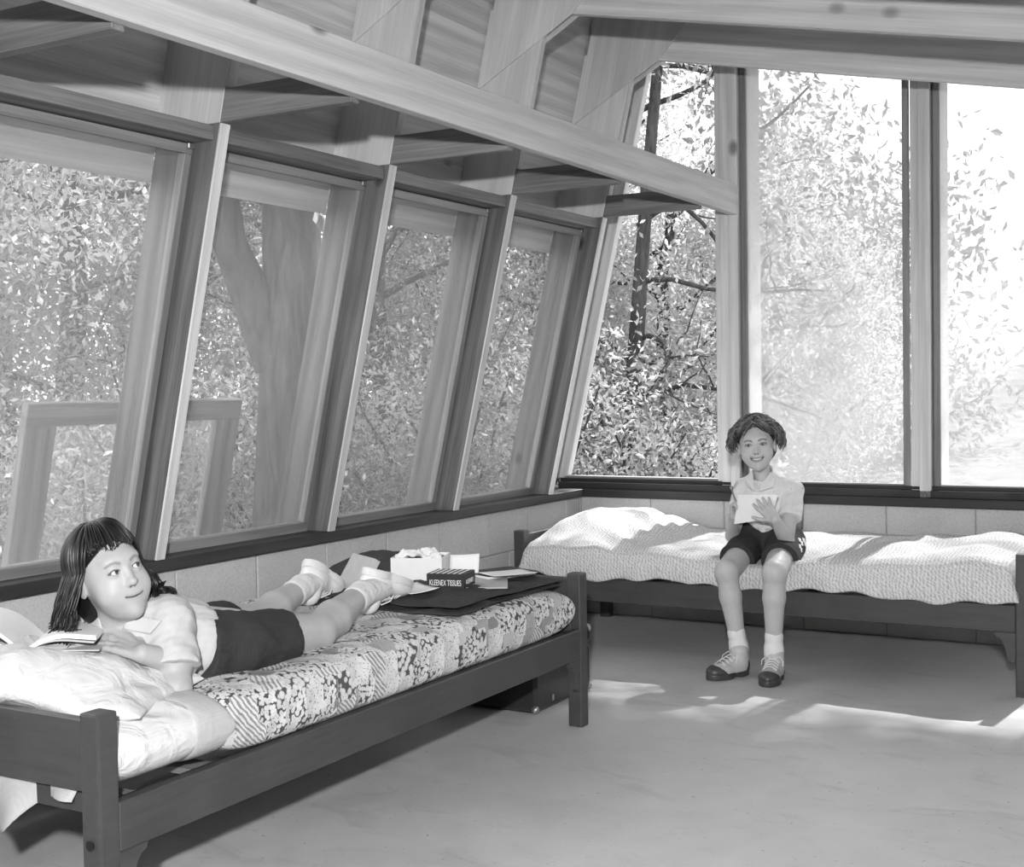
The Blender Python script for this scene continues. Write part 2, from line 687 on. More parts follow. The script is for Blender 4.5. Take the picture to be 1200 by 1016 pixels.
for i in range(len(POSTS) - 1):
    a, b = POSTS[i][1], POSTS[i + 1][0]
    w = struct('window_%d' % (21 + i), 'tall screened end window glowing with daylight', (a, Y_E, S_T))
    za = .668
    ztl, ztr = raf_z(a) + .22, raf_z(b) + .22
    g_ = .008
    bar = .026
    # stiles and rails with a dark gap beside the posts
    block('stile', (a + g_, .018, za), (a + g_ + bar, .055, ztl - .01), 'sash', w, .002, 2)
    block('stile', (b - g_ - bar, .018, za), (b - g_, .055, ztr - .01), 'sash', w, .002, 2)
    block('bottom_rail', (a + g_ + bar, .018, za), (b - g_ - bar, .055, za + .028), 'sash', w, .002, 0)
    xz_prism('top_rail', [(a + g_, ztl - .05), (b - g_, ztr - .05), (b - g_, ztr - .01), (a + g_, ztl - .01)], .036, .03, 'sash', w, (1, 0, -.2088))
    # outer fin and outer sill seen through the screen
    block('outer_fin', (a - .01, .06, .64), (a + .030, .235, ztl), 'timber_pale', w, .002, 2)
    block('outer_sill', (a, .06, .625), (b, .235, .652), 'timber_pale', w, .002, 0)
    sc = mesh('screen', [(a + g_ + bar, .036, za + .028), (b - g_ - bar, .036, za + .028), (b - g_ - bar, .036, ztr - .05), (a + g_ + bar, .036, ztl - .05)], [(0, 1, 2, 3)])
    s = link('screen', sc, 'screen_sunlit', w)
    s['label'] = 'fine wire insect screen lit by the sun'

# plain right and back walls, out of the picture
wr = struct('wall_right', 'low block wall with boarding above on the right side')
block('base', (X_RIGHT, Y_BACK, 0), (X_RIGHT + .18, .18, .6), 'block', wr, .003)
for k in range(5):
    block('plank', (X_RIGHT + .02, Y_BACK, .6 + k * .22), (X_RIGHT + .05, .18, .6 + k * .22 + .217), 'sheathing', wr, .003)
wb = struct('wall_back', 'boarded back wall')
for k in range(12):
    block('plank', (-.2, Y_BACK - .05, k * .22), (X_RIGHT + .2, Y_BACK - .02, k * .22 + .217), 'sheathing', wb, .003)
# ================================================================== outside
def m_leaf(name, v, tr):
    t = NT(name)
    n = t.noise(t.coord(), 1.7, 3)
    n2 = t.noise(t.coord(), 23, 2)
    c1 = t.ramp(t.mix(.5, n, n2), [(.3, v * .6), (.7, v * 1.35)])
    df = t.n('ShaderNodeBsdfDiffuse')
    tl = t.n('ShaderNodeBsdfTranslucent')
    t.l(c1, df.inputs['Color'])
    t.l(t.mix(1.0, c1, tr / v, 'MULTIPLY'), tl.inputs['Color'])
    ad = t.n('ShaderNodeAddShader')
    t.l(df.outputs[0], ad.inputs[0])
    t.l(tl.outputs[0], ad.inputs[1])
    t.l(ad.outputs[0], t.out.inputs['Surface'])
    return t.mat


def m_bark():
    t = NT('bark')
    c = t.coord((6, 6, 1.2))
    n = t.noise(c, 4, 5, .65, .6)
    return t.fin(t.ramp(n, [(.3, .03), (.7, .11)]), .9, t.bump(n, .8, .03), .1)


def m_ground():
    t = NT('ground')
    c = t.coord()
    n = t.noise(c, 2.2, 5, .6)
    return t.fin(t.ramp(n, [(.3, .08), (.55, .15), (.75, .26)]), .95, None, .1)


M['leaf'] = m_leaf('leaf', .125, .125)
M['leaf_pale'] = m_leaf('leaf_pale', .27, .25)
M['bark'] = m_bark()
M['ground'] = m_ground()
R_ = np.random.default_rng(11)

# ground outside, gently uneven
gx, gy = np.meshgrid(np.linspace(-45, 30, 76), np.linspace(-20, 45, 66), indexing='ij')
gz = -.22 + .12 * np.sin(gx * .7) * np.cos(gy * .5) - .03 * np.maximum(0, -gx - 1) + .05 * np.maximum(0, gy - 3)
far = np.hypot(gx + 2, gy - 2)
ins = (gx > -.6) & (gx < 5.5) & (gy > -8) & (gy < .6)
gz = np.where(ins, -.22, gz)
nx, ny = gx.shape
idx = np.arange(nx * ny).reshape(nx, ny)
gq = np.stack([idx[:-1, :-1], idx[1:, :-1], idx[1:, 1:], idx[:-1, 1:]], -1).reshape(-1, 4)
gr = link('forest_floor', npmesh('forest_floor', np.stack([gx.ravel(), gy.ravel(), gz.ravel()], 1), gq), 'ground')
gr['kind'] = 'structure'
gr['label'] = 'uneven forest floor around the cabin'


def leaves(centres, spread, n, size, flat=.6):
    """n leaves scattered about cluster centres -> verts, quads; every leaf a folded diamond"""
    ci = R_.integers(0, len(centres), n)
    c = centres[ci] + R_.normal(0, 1, (n, 3)) * spread
    a = R_.normal(0, 1, (n, 3))
    a /= np.linalg.norm(a, axis=1)[:, None]
    b = R_.normal(0, 1, (n, 3)) * [1, 1, flat]
    b -= a * np.sum(a * b, 1)[:, None]
    b /= np.linalg.norm(b, axis=1)[:, None]
    ok = ~((c[:, 0] > -.55 + np.maximum(0, c[:, 2] - .6) * .1) & (c[:, 1] < .75) & (c[:, 2] < 3.6))
    a, b, c = a[ok], b[ok], c[ok]
    n = len(c)
    s = size * R_.uniform(.6, 1.35, (n, 1))
    nn = np.cross(a, b)
    V = np.stack([c - a * s, c - b * s * .45 + nn * s * .18, c + a * s, c + b * s * .45 + nn * s * .18], 1).reshape(-1, 3)
    Q = np.arange(4 * n).reshape(n, 4)
    return V, Q


def limb(p, d, L, r, n=9, wob=.12):
    """a wandering branch"""
    p = np.array(p, float)
    d = np.array(d, float) / np.linalg.norm(d)
    P = [p]
    for i in range(n - 1):
        d = d + R_.normal(0, wob, 3)
        d /= np.linalg.norm(d)
        p = p + d * L / (n - 1)
        P.append(p)
    P = np.array(P)
    low = P[:, 2] < 3.5
    P[:, 0] = np.where(low & (P[:, 1] < .75), np.minimum(P[:, 0], -.5), P[:, 0])
    return P, np.linspace(r, r * .35, n)


def tree(label, base, h, r, crown_lo, crown_r, n_leaf, size, mat='leaf', nb=9, name='tree', lean=(0, 0), group='trees around the cabin', trunkpts=None, spread=.28, ncl=60):
    t = thing(name, label, 'tree' if name == 'tree' else 'bush', base, group)
    base = np.array(base, float)
    acc = Acc()
    top = base + np.array([lean[0], lean[1], h])
    P = np.array([base + (top - base) * s + R_.normal(0, .03, 3) * (1 if 0 < s < 1 else 0) for s in np.linspace(0, 1, 9)])
    Rr = np.linspace(r, r * .35, 9)
    Rr[0] *= 1.35
    V, Q = tube_np(P, Rr, 12)
    link('trunk', npmesh('trunk', V, Q), 'bark', t)
    cen = []
    for k in range(nb):
        s = crown_lo + (1 - crown_lo) * (k + R_.uniform(0, 1)) / nb
        p = base + (top - base) * s
        a = R_.uniform(0, 2 * math.pi)
        B, rb = limb(p, (math.cos(a), math.sin(a), R_.uniform(-.1, .55)), crown_r * R_.uniform(.7, 1.1), r * .28)
        acc.add(*tube_np(B, rb, 6))
        cen += list(B[3:])
        for q in range(2):
            j = R_.integers(3, 7)
            B2, rb2 = limb(B[j], R_.normal(0, 1, 3) + [0, 0, .2], crown_r * .5, r * .1)
            acc.add(*tube_np(B2, rb2, 5))
            cen += list(B2[2:])
    link('branches', acc.mesh('branches'), 'bark', t)['kind'] = 'stuff'
    cen = np.array(cen)
    V, Q = leaves(cen, spread, n_leaf, size)
    f = link('foliage', npmesh('foliage', V, Q, False), mat, t)
    f['kind'] = 'stuff'
    return t


def bush(label, base, rx, h, n, size, mat, group='undergrowth outside the windows'):
    t = thing('bush', label, 'bush', base, group)
    base = np.array(base, float)
    acc = Acc()
    cen = []
    for k in range(9):
        a = R_.uniform(0, 2 * math.pi)
        B, rb = limb(base + [0, 0, .02], (math.cos(a) * .6, math.sin(a) * .6, 1), h * R_.uniform(.7, 1.1), .018)
        B[:, :2] = base[:2] + (B[:, :2] - base[:2]) * rx / max(.3, h * .5)
        acc.add(*tube_np(B, rb, 5))
        cen += list(B[2:])
    link('stems', acc.mesh('stems'), 'bark', t)['kind'] = 'stuff'
    V, Q = leaves(np.array(cen), .22, n, size)
    f = link('foliage', npmesh('foliage', V, Q, False), mat, t)
    f['kind'] = 'stuff'
    return t


def at(ang, d, z=-.3):
    """a spot d metres from where the photographer stands, ang radians left of the cabin's long axis"""
    return (2.99 - math.sin(ang) * d, -5.89 + math.cos(ang) * d, z)


# the big trunk close outside the window wall
big = tree('thick furrowed tree trunk standing close outside the leaning windows', at(.697, 6.6), 7.5, .185, .42, 2.2, 9000, .06, 'leaf', 10, lean=(.15, .1))
P = np.array([at(.70, 6.6, 1.3), at(.735, 6.5, 1.9), at(.75, 6.4, 2.6), at(.745, 6.4, 3.6)])
V, Q = tube_np(P, [.13, .085, .07, .06], 10)
link('limb', npmesh('limb', V, Q), 'bark', big)
def where(a):
    return ('behind the propped screen frame' if a > .80 else 'beside the thick trunk' if a > .64 else 'beyond the leaning windows nearest the corner' if a > .47
            else 'beyond the clear corner window')
spots = [(.93, 8.0, 5.0, .10), (.85, 10.5, 6.0, .13), (.78, 12.5, 6.5, .14), (.70, 11.0, 6.0, .12), (.62, 9.5, 5.5, .10), (.56, 12.0, 6.5, .13),
         (.50, 10.5, 5.5, .10), (.44, 12.5, 6.0, .12), (.40, 10.2, 5.0, .09), (.36, 13.5, 6.0, .12), (.31, 12.5, 5.0, .10)]
for i, (a, d, h, r) in enumerate(spots):  # past the corner window the paler leaf colour imitates sun from behind
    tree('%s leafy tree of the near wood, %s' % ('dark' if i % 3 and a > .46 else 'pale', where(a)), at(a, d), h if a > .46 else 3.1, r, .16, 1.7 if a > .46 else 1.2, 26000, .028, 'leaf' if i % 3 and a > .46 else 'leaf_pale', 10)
bsp = [(.92, 7.2), (.84, 7.6), (.77, 8.6), (.66, 8.2), (.60, 7.7), (.545, 8.4), (.50, 8.8), (.455, 8.9), (.41, 9.2), (.375, 9.6), (.33, 10.2)]
for i, (a, d) in enumerate(bsp):
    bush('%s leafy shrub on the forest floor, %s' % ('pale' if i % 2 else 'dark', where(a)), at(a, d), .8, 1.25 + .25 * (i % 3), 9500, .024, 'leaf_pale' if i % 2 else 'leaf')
# far belt of wood that closes the view
for i in range(9):
    a = .30 + i * .085
    tree('tall dim tree of the far wood, %s' % where(a), at(a, 18 + (i % 3) * 2), 7.0 if a > .46 else 3.6, .16, .05, 2.6, 11000, .075, 'leaf', 10, spread=.55)
# sparse branch hanging before the upper corner window
sb = thing('tree', 'thin bare-limbed tree close outside the corner window', 'tree', (-.9, 2.6, -.3), 'trees around the cabin')
acc = Acc(); cen = []
V, Q = tube_np(np.array([(-.9, 2.6, -.3), (-.85, 2.55, 1.2), (-.7, 2.5, 2.6), (-.5, 2.45, 4.2)]), [.07, .06, .045, .03], 10)
link('trunk', npmesh('trunk', V, Q), 'bark', sb)
for z, dx, dy, dz in ((1.5, 1, -.3, .35), (1.9, 1, -.1, .25), (2.3, 1, -.25, .3), (2.7, .9, -.2, -.1), (3.1, 1, -.3, .1), (3.4, .8, -.2, -.3), (3.7, 1, -.2, -.2), (1.1, .9, -.3, .2)):
    B, rb = limb((-.8, 2.55, z), (dx, dy, dz), 1.5, .022, 12, .16)
    acc.add(*tube_np(B, rb, 6))
    cen += list(B[6:])
    for q in range(4):
        j = R_.integers(3, 10)
        B2, rb2 = limb(B[j], R_.normal(0, 1, 3), .55, .008, 8, .2)
        acc.add(*tube_np(B2, rb2, 5))
        cen += list(B2[4:])
for k in range(9):  # limbs added above the view so their leaves dapple sun on the bed
    B, rb = limb((-.55, 2.45, 3.9 + .08 * k), (1, R_.uniform(-.35, .35), R_.uniform(-.05, .25)), R_.uniform(1.3, 2.3), .02, 12, .1)
    acc.add(*tube_np(B, rb, 6))
    cen += [q for q in B[2:] if q[2] > 3.95] * 3
link('branches', acc.mesh('branches'), 'bark', sb)['kind'] = 'stuff'
V, Q = leaves(np.array(cen), .11, 3600, .038)
f = link('foliage', npmesh('foliage', V, Q, False), 'leaf', sb)
f['kind'] = 'stuff'

# a spare screen frame leaning outside against the wall
sf = thing('screen_frame', 'wide wooden screen frame propped outside behind the leaning windows', 'screen', LP(.62, .42, -2.8))
zA, zB = .50, 1.135
def SP(z, y):
    return LP(z, .40, y)
ya, yb = -3.235, -2.275
board('top_rail', SP(zB - .035, ya), SP(zB - .035, yb), LDIR, .075, .03, 'timber', sf)
board('bottom_rail', SP(zA + .035, ya), SP(zA + .035, yb), LDIR, .075, .03, 'timber', sf)
for yy in (ya + .06, (ya + yb) / 2 - .03, yb - .06):
    board('stile', SP(zA + .07, yy), SP(zB - .07, yy), (0, 1, 0), .12, .03, 'timber', sf)
s = link('screen', mesh('screen', [SP(zA + .07, ya + .12), SP(zA + .07, yb - .12), SP(zB - .07, yb - .12), SP(zB - .07, ya + .12)], [(0, 1, 2, 3)]), 'screen', sf)
# the stake it leans on
block('prop', (SP(.5, 0).x - .05, -2.80, -.3), (SP(.5, 0).x - .02, -2.74, .55), 'timber', sf)

# unseen tree added past the end wall, its crown shaped to dapple the sunlight
tt = thing('tree', 'unseen tall tree added past the end wall to dapple the sunlight', 'tree', (5.4, 5.2, -.2), 'trees around the cabin')
V, Q = tube_np(np.array([(5.4, 5.2, -.2), (5.2, 5.15, 3), (4.7, 5.0, 6), (4.0, 4.9, 8.2)]), [.2, .17, .13, .08], 12)
link('trunk', npmesh('trunk', V, Q), 'bark', tt)
acc = Acc(); cen = []
for k in range(22):
    B, rb = limb((4.6 - .1 * (k % 4), 5.0, 7.2 + .10 * k), (-1, R_.uniform(-.3, .2), R_.uniform(-.06, .12)), R_.uniform(2.5, 4.8), .04, 14, .07)
    acc.add(*tube_np(B, rb, 6)); cen += list(B[3:])
link('branches', acc.mesh('branches'), 'bark', tt)['kind'] = 'stuff'
cen = np.array(cen); cen = cen[cen[:, 2] - cen[:, 1] / .88 > 2.12]  # keeps only leaf clusters that block the upper sun rays
V, Q = leaves(cen, .16, 9000, .075)
f = link('foliage', npmesh('foliage', V, Q, False), 'leaf', tt)
f['kind'] = 'stuff'
# ================================================================== beds
PW, PH = .052, .525
RZ0, RZ1 = .235, .336


def post_mesh():
    w = PW / 2
    bm = bmesh.new()
    bmesh.ops.create_cube(bm, size=1)
    for v in bm.verts:
        v.co = Vector((v.co.x * PW, v.co.y * PW, (v.co.z + .5) * PH))
    top = [e for e in bm.edges if all(abs(v.co.z - PH) < 1e-5 for v in e.verts)]
    ver = [e for e in bm.edges if abs(e.verts[0].co.z - e.verts[1].co.z) > .1]
    bmesh.ops.bevel(bm, geom=top + ver, offset=.006, segments=2, affect='EDGES', profile=.6)
    me = bpy.data.meshes.new('post')
    bm.to_mesh(me)
    bm.free()
    return me


def bed(label, T, L, Wd, group):
    """T = matrix of the bed's corner: local x along the bed, local y across, z up"""
    root = thing('bed', label, 'bed', T.translation, group)
    pm = post_mesh()
    def at_(x, y, z=0):
        return T @ Matrix.Translation((x, y, z))
    def part(name, lo, hi, mat='bed_paint', bev=.003, parent=root):
        d = [hi[i] - lo[i] for i in range(3)]
        c = [(hi[i] + lo[i]) / 2 for i in range(3)]
        if d[0] >= d[1]:
            me = prism_mesh(name, [(-d[0] / 2, -d[1] / 2), (d[0] / 2, -d[1] / 2), (d[0] / 2, d[1] / 2), (-d[0] / 2, d[1] / 2)], d[2], bev)
            return link(name, me, mat, parent, at_(*c))
        me = prism_mesh(name, [(-d[1] / 2, -d[0] / 2), (d[1] / 2, -d[0] / 2), (d[1] / 2, d[0] / 2), (-d[1] / 2, d[0] / 2)], d[2], bev)
        return link(name, me, mat, parent, at_(*c) @ Matrix.Rotation(math.pi / 2, 4, 'Z'))
    for x in (PW / 2, L - PW / 2):
        for y in (PW / 2, Wd - PW / 2):
            p = link('post', pm, 'bed_paint', root, at_(x, y))
            # bolt head low on the end face
            sx = -1 if x < L / 2 else 1
            V, Q = [], []
            bmb = bmesh.new()
            bmesh.ops.create_cone(bmb, cap_ends=True, segments=12, radius1=.011, radius2=.008, depth=.006)
            mb = bpy.data.meshes.new('bolt')
            bmb.to_mesh(mb); bmb.free()
            for zz in ((.262,) if sx < 0 else (.495,)):
                link('bolt', mb, 'dark_metal' if sx < 0 else 'metal', p, at_(x + sx * (PW / 2 + .002), y, zz) @ Matrix.Rotation(math.pi / 2, 4, 'Y') @ Matrix.Scale(1 if sx < 0 else .4, 4))
    for y in (.002, Wd - .032):
        part('side_rail', (PW, y, RZ0), (L - PW, y + .030, RZ1))
    for x in (PW / 2 - .012, L - PW / 2 - .012):
        part('end_panel', (x, PW, .360), (x + .024, Wd - PW, .507))
        part('end_rail', (x + (.026 if x < 1 else -.026), PW * .6, .305), (x + .022 + (.026 if x < 1 else -.026), Wd - PW * .6, .362))
    # curved brackets under the side rails
    pr = [(0, 0), (.078, 0), (.074, -.014), (.058, -.022), (.048, -.034), (.040, -.052), (.034, -.075), (.030, -.098), (.022, -.108), (0, -.112)]
    for y in (.013, Wd - .017):
        for x, s in ((PW, 1), (L - PW, -1)):
            pts = [(s * a, b) for a, b in pr]
            if s < 0:
                pts = pts[::-1]
            fm = at_(x, y, RZ0) @ Matrix.Rotation(math.pi / 2, 4, 'X')
            link('bracket', prism_mesh('bracket', pts, .020, .002), 'bed_paint', root, fm)
    # slats that carry the mattress
    for k in range(9):
        x = .14 + k * (L - .28) / 8
        part('slat', (x - .035, .034, .300), (x + .035, Wd - .034, .316), 'timber', .002)
    for y in (.034, Wd - .054):
        part('spring_bar', (PW + .01, y, .318), (L - PW - .01, y + .018, .330), 'dark_metal', .002)
    return root


NB = Matrix(((0, -1, 0, 1.0212), (1, 0, 0, -4.128), (0, 0, 1, 0), (0, 0, 0, 1)))   # local x -> +y, local y -> -x
FB = Matrix(((1, 0, 0, .145), (0, 1, 0, -.946), (0, 0, 1, 0), (0, 0, 0, 1)))
BL, BW = 2.156, .915
bed1 = bed('dark painted wooden bed with floral mattress along the leaning windows', NB, BL, BW, 'dark painted wooden beds')
bed2 = bed('dark painted wooden bed with white spread below the end windows', FB, BL, BW, 'dark painted wooden beds')


# ------------------------------------------------------------------ soft things
def vnoise(x, y, z=0.0, seed=0):
    """cheap smooth pseudo-noise, about -1..1"""
    s = 0
    for k, (a, b, c, p) in enumerate(((1.0, .7, .3, .3), (-.6, 1.3, .9, 1.7), (1.9, -1.1, .5, 4.1), (2.3, 2.1, -1.3, 2.2), (-3.1, 1.7, 2.7, .9))):
        s = s + np.sin(a * x + b * y + c * z + p * 3.1 + seed * 1.37 * (k + 1)) / (1 + .45 * k)
    return s / 2.6


def cushion(name, cx, cy, sx, sy, z0, h, mat, parent=None, rot=0.0, n=2.6, seed=0, wr=.006, corner=.0, nu=70, nv=56, zfun=None, sag=None, edge=2.2):
    """pillow / mattress: superellipse outline, puffed top and bottom, small wrinkles"""
    u = np.sin(np.linspace(-1, 1, nu) * math.pi / 2)
    v = np.sin(np.linspace(-1, 1, nv) * math.pi / 2)
    U, Vv = np.meshgrid(u, v, indexing='ij')
    # pull grid on to a superellipse-ish outline
    prof = np.clip(1 - np.abs(U) ** n, 0, 1) ** (1 / edge) * np.clip(1 - np.abs(Vv) ** n, 0, 1) ** (1 / edge)
    bulge_u = 1 - corner * (np.abs(Vv) ** 2) * (np.abs(U) > 0) * (1 - U ** 2) * 0
    X = sx * U * (1 - .06 * corner * (1 - Vv ** 2))
    Y = sy * Vv * (1 - .06 * corner * (1 - U ** 2))
    w = wr * (vnoise(X * 26, Y * 26, 0, seed) + .6 * vnoise(X * 55, Y * 47, 2, seed + 3)) * (.3 + prof)
    top = h * (.5 + .5 * prof) + w
    bot = h * (.5 - .5 * prof) 
    ca, sa = math.cos(rot), math.sin(rot)
    WX, WY = cx + ca * X - sa * Y, cy + sa * X + ca * Y
    zt, zb = z0 + top, z0 + bot
    if zfun is not None:
        dz = zfun(WX, WY)
        zt, zb = zt + dz, zb + (dz if sag is None else sag(WX, WY))
    A = np.stack([WX, WY, zt], -1).reshape(-1, 3)
    B = np.stack([WX, WY, zb], -1).reshape(-1, 3)
    idx = np.arange(nu * nv).reshape(nu, nv)
    q1 = np.stack([idx[:-1, :-1], idx[1:, :-1], idx[1:, 1:], idx[:-1, 1:]], -1).reshape(-1, 4)
    q2 = q1[:, ::-1] + nu * nv
    ring = np.concatenate([idx[:, 0], idx[-1, 1:], idx[-2::-1, -1], idx[0, -2:0:-1]])
    mp_ = np.arange(2 * nu * nv)
    mp_[ring + nu * nv] = ring                      # weld the rim
    A[ring] = (A[ring] + B[ring]) / 2
    me = npmesh(name, np.concatenate([A, B]), mp_[np.concatenate([q1, q2])])
    return link(name, me, mat, parent)


def m_quilt():
    """patchwork of printed cottons: flowers, dots, plain and striped scraps"""
    t = NT('patchwork')
    tc = t.coord()
    vo = t.n('ShaderNodeTexVoronoi', feature='F1', distance='CHEBYCHEV')
    vo.inputs['Scale'].default_value = 15
    vo.inputs['Randomness'].default_value = .8
    t.l(tc, vo.inputs['Vector'])
    sep = t.n('ShaderNodeSeparateColor')
    t.l(vo.outputs['Color'], sep.inputs[0])
    pr = sep.outputs[0]
    pr2 = sep.outputs[1]
    # flowers
    f = t.n('ShaderNodeTexVoronoi', feature='F1')
    f.inputs['Scale'].default_value = 95
    t.l(tc, f.inputs['Vector'])
    fl_ = t.ramp(f.outputs['Distance'], [(.08, .12), (.14, .55), (.56, .58), (.68, .08)])
    d = t.n('ShaderNodeTexVoronoi', feature='F1')
    d.inputs['Scale'].default_value = 130
    t.l(tc, d.inputs['Vector'])
    do = t.ramp(d.outputs['Distance'], [(.16, .06), (.30, .56)])
    wv = t.n('ShaderNodeTexWave', wave_type='BANDS', bands_direction='DIAGONAL')
    wv.inputs['Scale'].default_value = 40
    wv.inputs['Distortion'].default_value = 3
    t.l(tc, wv.inputs['Vector'])
    stp = t.ramp(wv.outputs['Fac'], [(.3, .24), (.6, .58)])
    big = t.n('ShaderNodeTexVoronoi', feature='F1')
    big.inputs['Scale'].default_value = 58
    t.l(tc, big.inputs['Vector'])
    bg = t.ramp(big.outputs['Distance'], [(.08, .20), (.12, .60), (.52, .50), (.64, .08)])
    pl = t.ramp(pr2, [(0, .20), (1, .50)])
    col = t.mix(t.ramp(pr, [(.30, 0), (.31, 1)], 'CONSTANT'), fl_, do)
    col = t.mix(t.ramp(pr, [(.55, 0), (.56, 1)], 'CONSTANT'), col, stp)
    col = t.mix(t.ramp(pr, [(.68, 0), (.69, 1)], 'CONSTANT'), col, bg)
    col = t.mix(t.ramp(pr, [(.88, 0), (.89, 1)], 'CONSTANT'), col, pl)
    nz = t.noise(tc, 40, 3)
    nm = t.bump(vo.outputs['Distance'], .5, .02)
    return t.fin(col, .85, t.bump(nz, .35, .01, nm), .15)


def m_spread():
    """white woven bedspread with fine ribs"""
    t = NT('woven_spread')
    tc = t.coord()
    wx = t.n('ShaderNodeTexWave', wave_type='BANDS', bands_direction='X')
    wx.inputs['Scale'].default_value = 22
    wx.inputs['Distortion'].default_value = 6
    wx.inputs['Detail'].default_value = 3
    t.l(tc, wx.inputs['Vector'])
    wy = t.n('ShaderNodeTexWave', wave_type='BANDS', bands_direction='DIAGONAL')
    wy.inputs['Scale'].default_value = 34
    wy.inputs['Distortion'].default_value = 9
    wy.inputs['Detail'].default_value = 3
    t.l(tc, wy.inputs['Vector'])
    n = t.noise(tc, 120, 3, .7)
    h = t.mix(.55, t.mix(.5, wx.outputs['Fac'], wy.outputs['Fac']), n)
    col = t.ramp(h, [(.3, .36), (.5, .52), (.68, .62)])
    return t.fin(col, .9, t.bump(h, .5, .005), .1)


M['quilt'] = m_quilt()
M['spread'] = m_spread()

# near bed: mattress under its patchwork cover
def dent(X, Y):
    return -.022 * np.exp(-((X - .72) / .22) ** 2 - ((Y + 3.35) / .35) ** 2)
mt = cushion('mattress', .567, -2.905, .448, .855, .322, .168, 'quilt', None, 0, 12, 4, .0035, 0, 80, 150, dent, lambda a, b: 0 * a, 3.6)
tag(mt, 'thin mattress in a patchwork flower print cover on the near bed', 'mattress')
# rolled end of the bedding in a white case with a grey hem band
pl = cushion('pillow', .592, -3.935, .420, .145, .330, .172, 'white_cloth', None, 0, 4.5, 9, .006, 0, 70, 50, None, None, 2.4)
tag(pl, 'plump white pillow lying flat on the bed slats at the head end', 'pillow', 'white pillows')
hem = cushion('hem', .594, -3.790, .424, .062, .330, .165, 'grey_cloth', pl, 0, 5, 2, .002, 0, 60, 24, None, None, 2.6)
hem['label'] = 'striped grey hem band'
# top pillow the book rests on
up = cushion('pillow', .570, -3.975, .390, .178, .476, .130, 'white_cloth', None, math.radians(22), 2.4, 5, .006, 1, 80, 60,
             lambda X, Y: -.055 * np.clip((X - .62) / .25, 0, 1) ** 2, None, 1.9)
tag(up, 'soft white pillow under the open book', 'pillow', 'white pillows')

# corner of a sheet that hangs out below the head panel
u, v = np.meshgrid(np.linspace(0, 1, 26), np.linspace(0, 1, 16), indexing='ij')
sx = .52 + .40 * u
drop = .03 + .10 * np.exp(-((u - .42) / .22) ** 2)
sz = .362 - v * drop
sy = -4.085 - .018 * np.sin(u * 15) * v - .012 * v
idx = np.arange(26 * 16).reshape(26, 16)
q = np.stack([idx[:-1, :-1], idx[1:, :-1], idx[1:, 1:], idx[:-1, 1:]], -1).reshape(-1, 4)
sh = link('bed_sheet', npmesh('bed_sheet', np.stack([sx.ravel(), sy.ravel(), sz.ravel()], 1), q), 'grey_cloth')
tag(sh, 'crumpled corner of a pale sheet hanging below the head panel', 'sheet')
sm = sh.modifiers.new('thick', 'SOLIDIFY'); sm.thickness = .003

# far bed: mattress, pillow and spread
def sp_z(X, Y):
    """height of the spread above the slats"""
    e = np.minimum.reduce([(X - .19) / .05, (2.24 - X) / .05, (Y + .93) / .05, (-.03 - Y) / .05])
    e = np.clip(e, 0, 1)
    body = .475 + .008 * vnoise(X * 9, Y * 11, 0, 2) + .005 * vnoise(X * 23, Y * 19, 1, 4)
    pil = .115 * np.exp(-(np.abs((X - .43) / .27) ** 3.0) - np.abs((Y + .47) / .33) ** 3)
    sit = -.055 * np.exp(-((X - 1.25) / .20) ** 2 - ((Y + .80) / .26) ** 2)
    end = .035 * np.exp(-((X - 2.10) / .14) ** 2) + .02 * np.exp(-((X - 1.72) / .30) ** 2 - ((Y + .45) / .3) ** 2)
    fold = .010 * np.sin((X * .8 + Y * 1.2) * 34) * np.exp(-((X - .62) / .13) ** 2) + .012 * np.sin((X - Y * .7) * 21) * np.exp(-((X - 1.8) / .35) ** 2) * .5
    return body + pil + sit + end + fold, e

nu, nv = 170, 100
uu = np.linspace(0, 1, nu); vv = np.linspace(0, 1, nv)
U, Vv = np.meshgrid(uu, vv, indexing='ij')
# the cloth runs over the top and hangs a little over the front and the ends
s = Vv * 1.10 - .16                       # distance across: negative = hanging front
X = .172 + U * (2.262 - .172)
front = -.958
Y = np.where(s < 0, front + .012 * (1 + s / .16), front + s * (.93 / .94))
topz, e = sp_z(X, np.maximum(Y, -.93))
hang = np.clip(-s / .16, 0, 1)
edge_z = .338 + .010 * np.sin(X * 9) + .006 * np.sin(X * 31)
Z = np.where(s < 0, topz - .022 + (edge_z - topz + .022) * hang, topz - .022 * np.exp(-(s / .03) ** 2))
Y = Y - .010 * np.sin(hang * math.pi) - np.where(s < 0, .008 * np.sin(X * 38 + 2 * np.sin(X * 7)) * hang, 0)
# ends roll down behind the posts
ex = np.minimum(X - .172, 2.262 - X)
Z = Z - (Z - .345) * np.exp(-(ex / .022) ** 2) * .8
Y = np.where(s < 0, np.maximum(Y, -.985), np.minimum(Y, -.022))
Z = np.where((Y > -.06) & (s > 0), Z - (Y + .06) * 2.0, Z)
idx = np.arange(nu * nv).reshape(nu, nv)
q = np.stack([idx[:-1, :-1], idx[1:, :-1], idx[1:, 1:], idx[:-1, 1:]], -1).reshape(-1, 4)
spd = link('bedspread', npmesh('bedspread', np.stack([X.ravel(), Y.ravel(), Z.ravel()], 1), q), 'spread')
tag(spd, 'white woven bedspread pulled over the far bed and its pillow', 'bedspread')
sm = spd.modifiers.new('thick', 'SOLIDIFY'); sm.thickness = .004; sm.offset = -1
fm_ = cushion('mattress', 1.217, -.488, 1.00, .425, .332, .115, 'grey_cloth', None, 0, 8, 3, .002, 0, 60, 40, None, None, 3.0)
tag(fm_, 'thin grey mattress under the white bedspread', 'mattress')

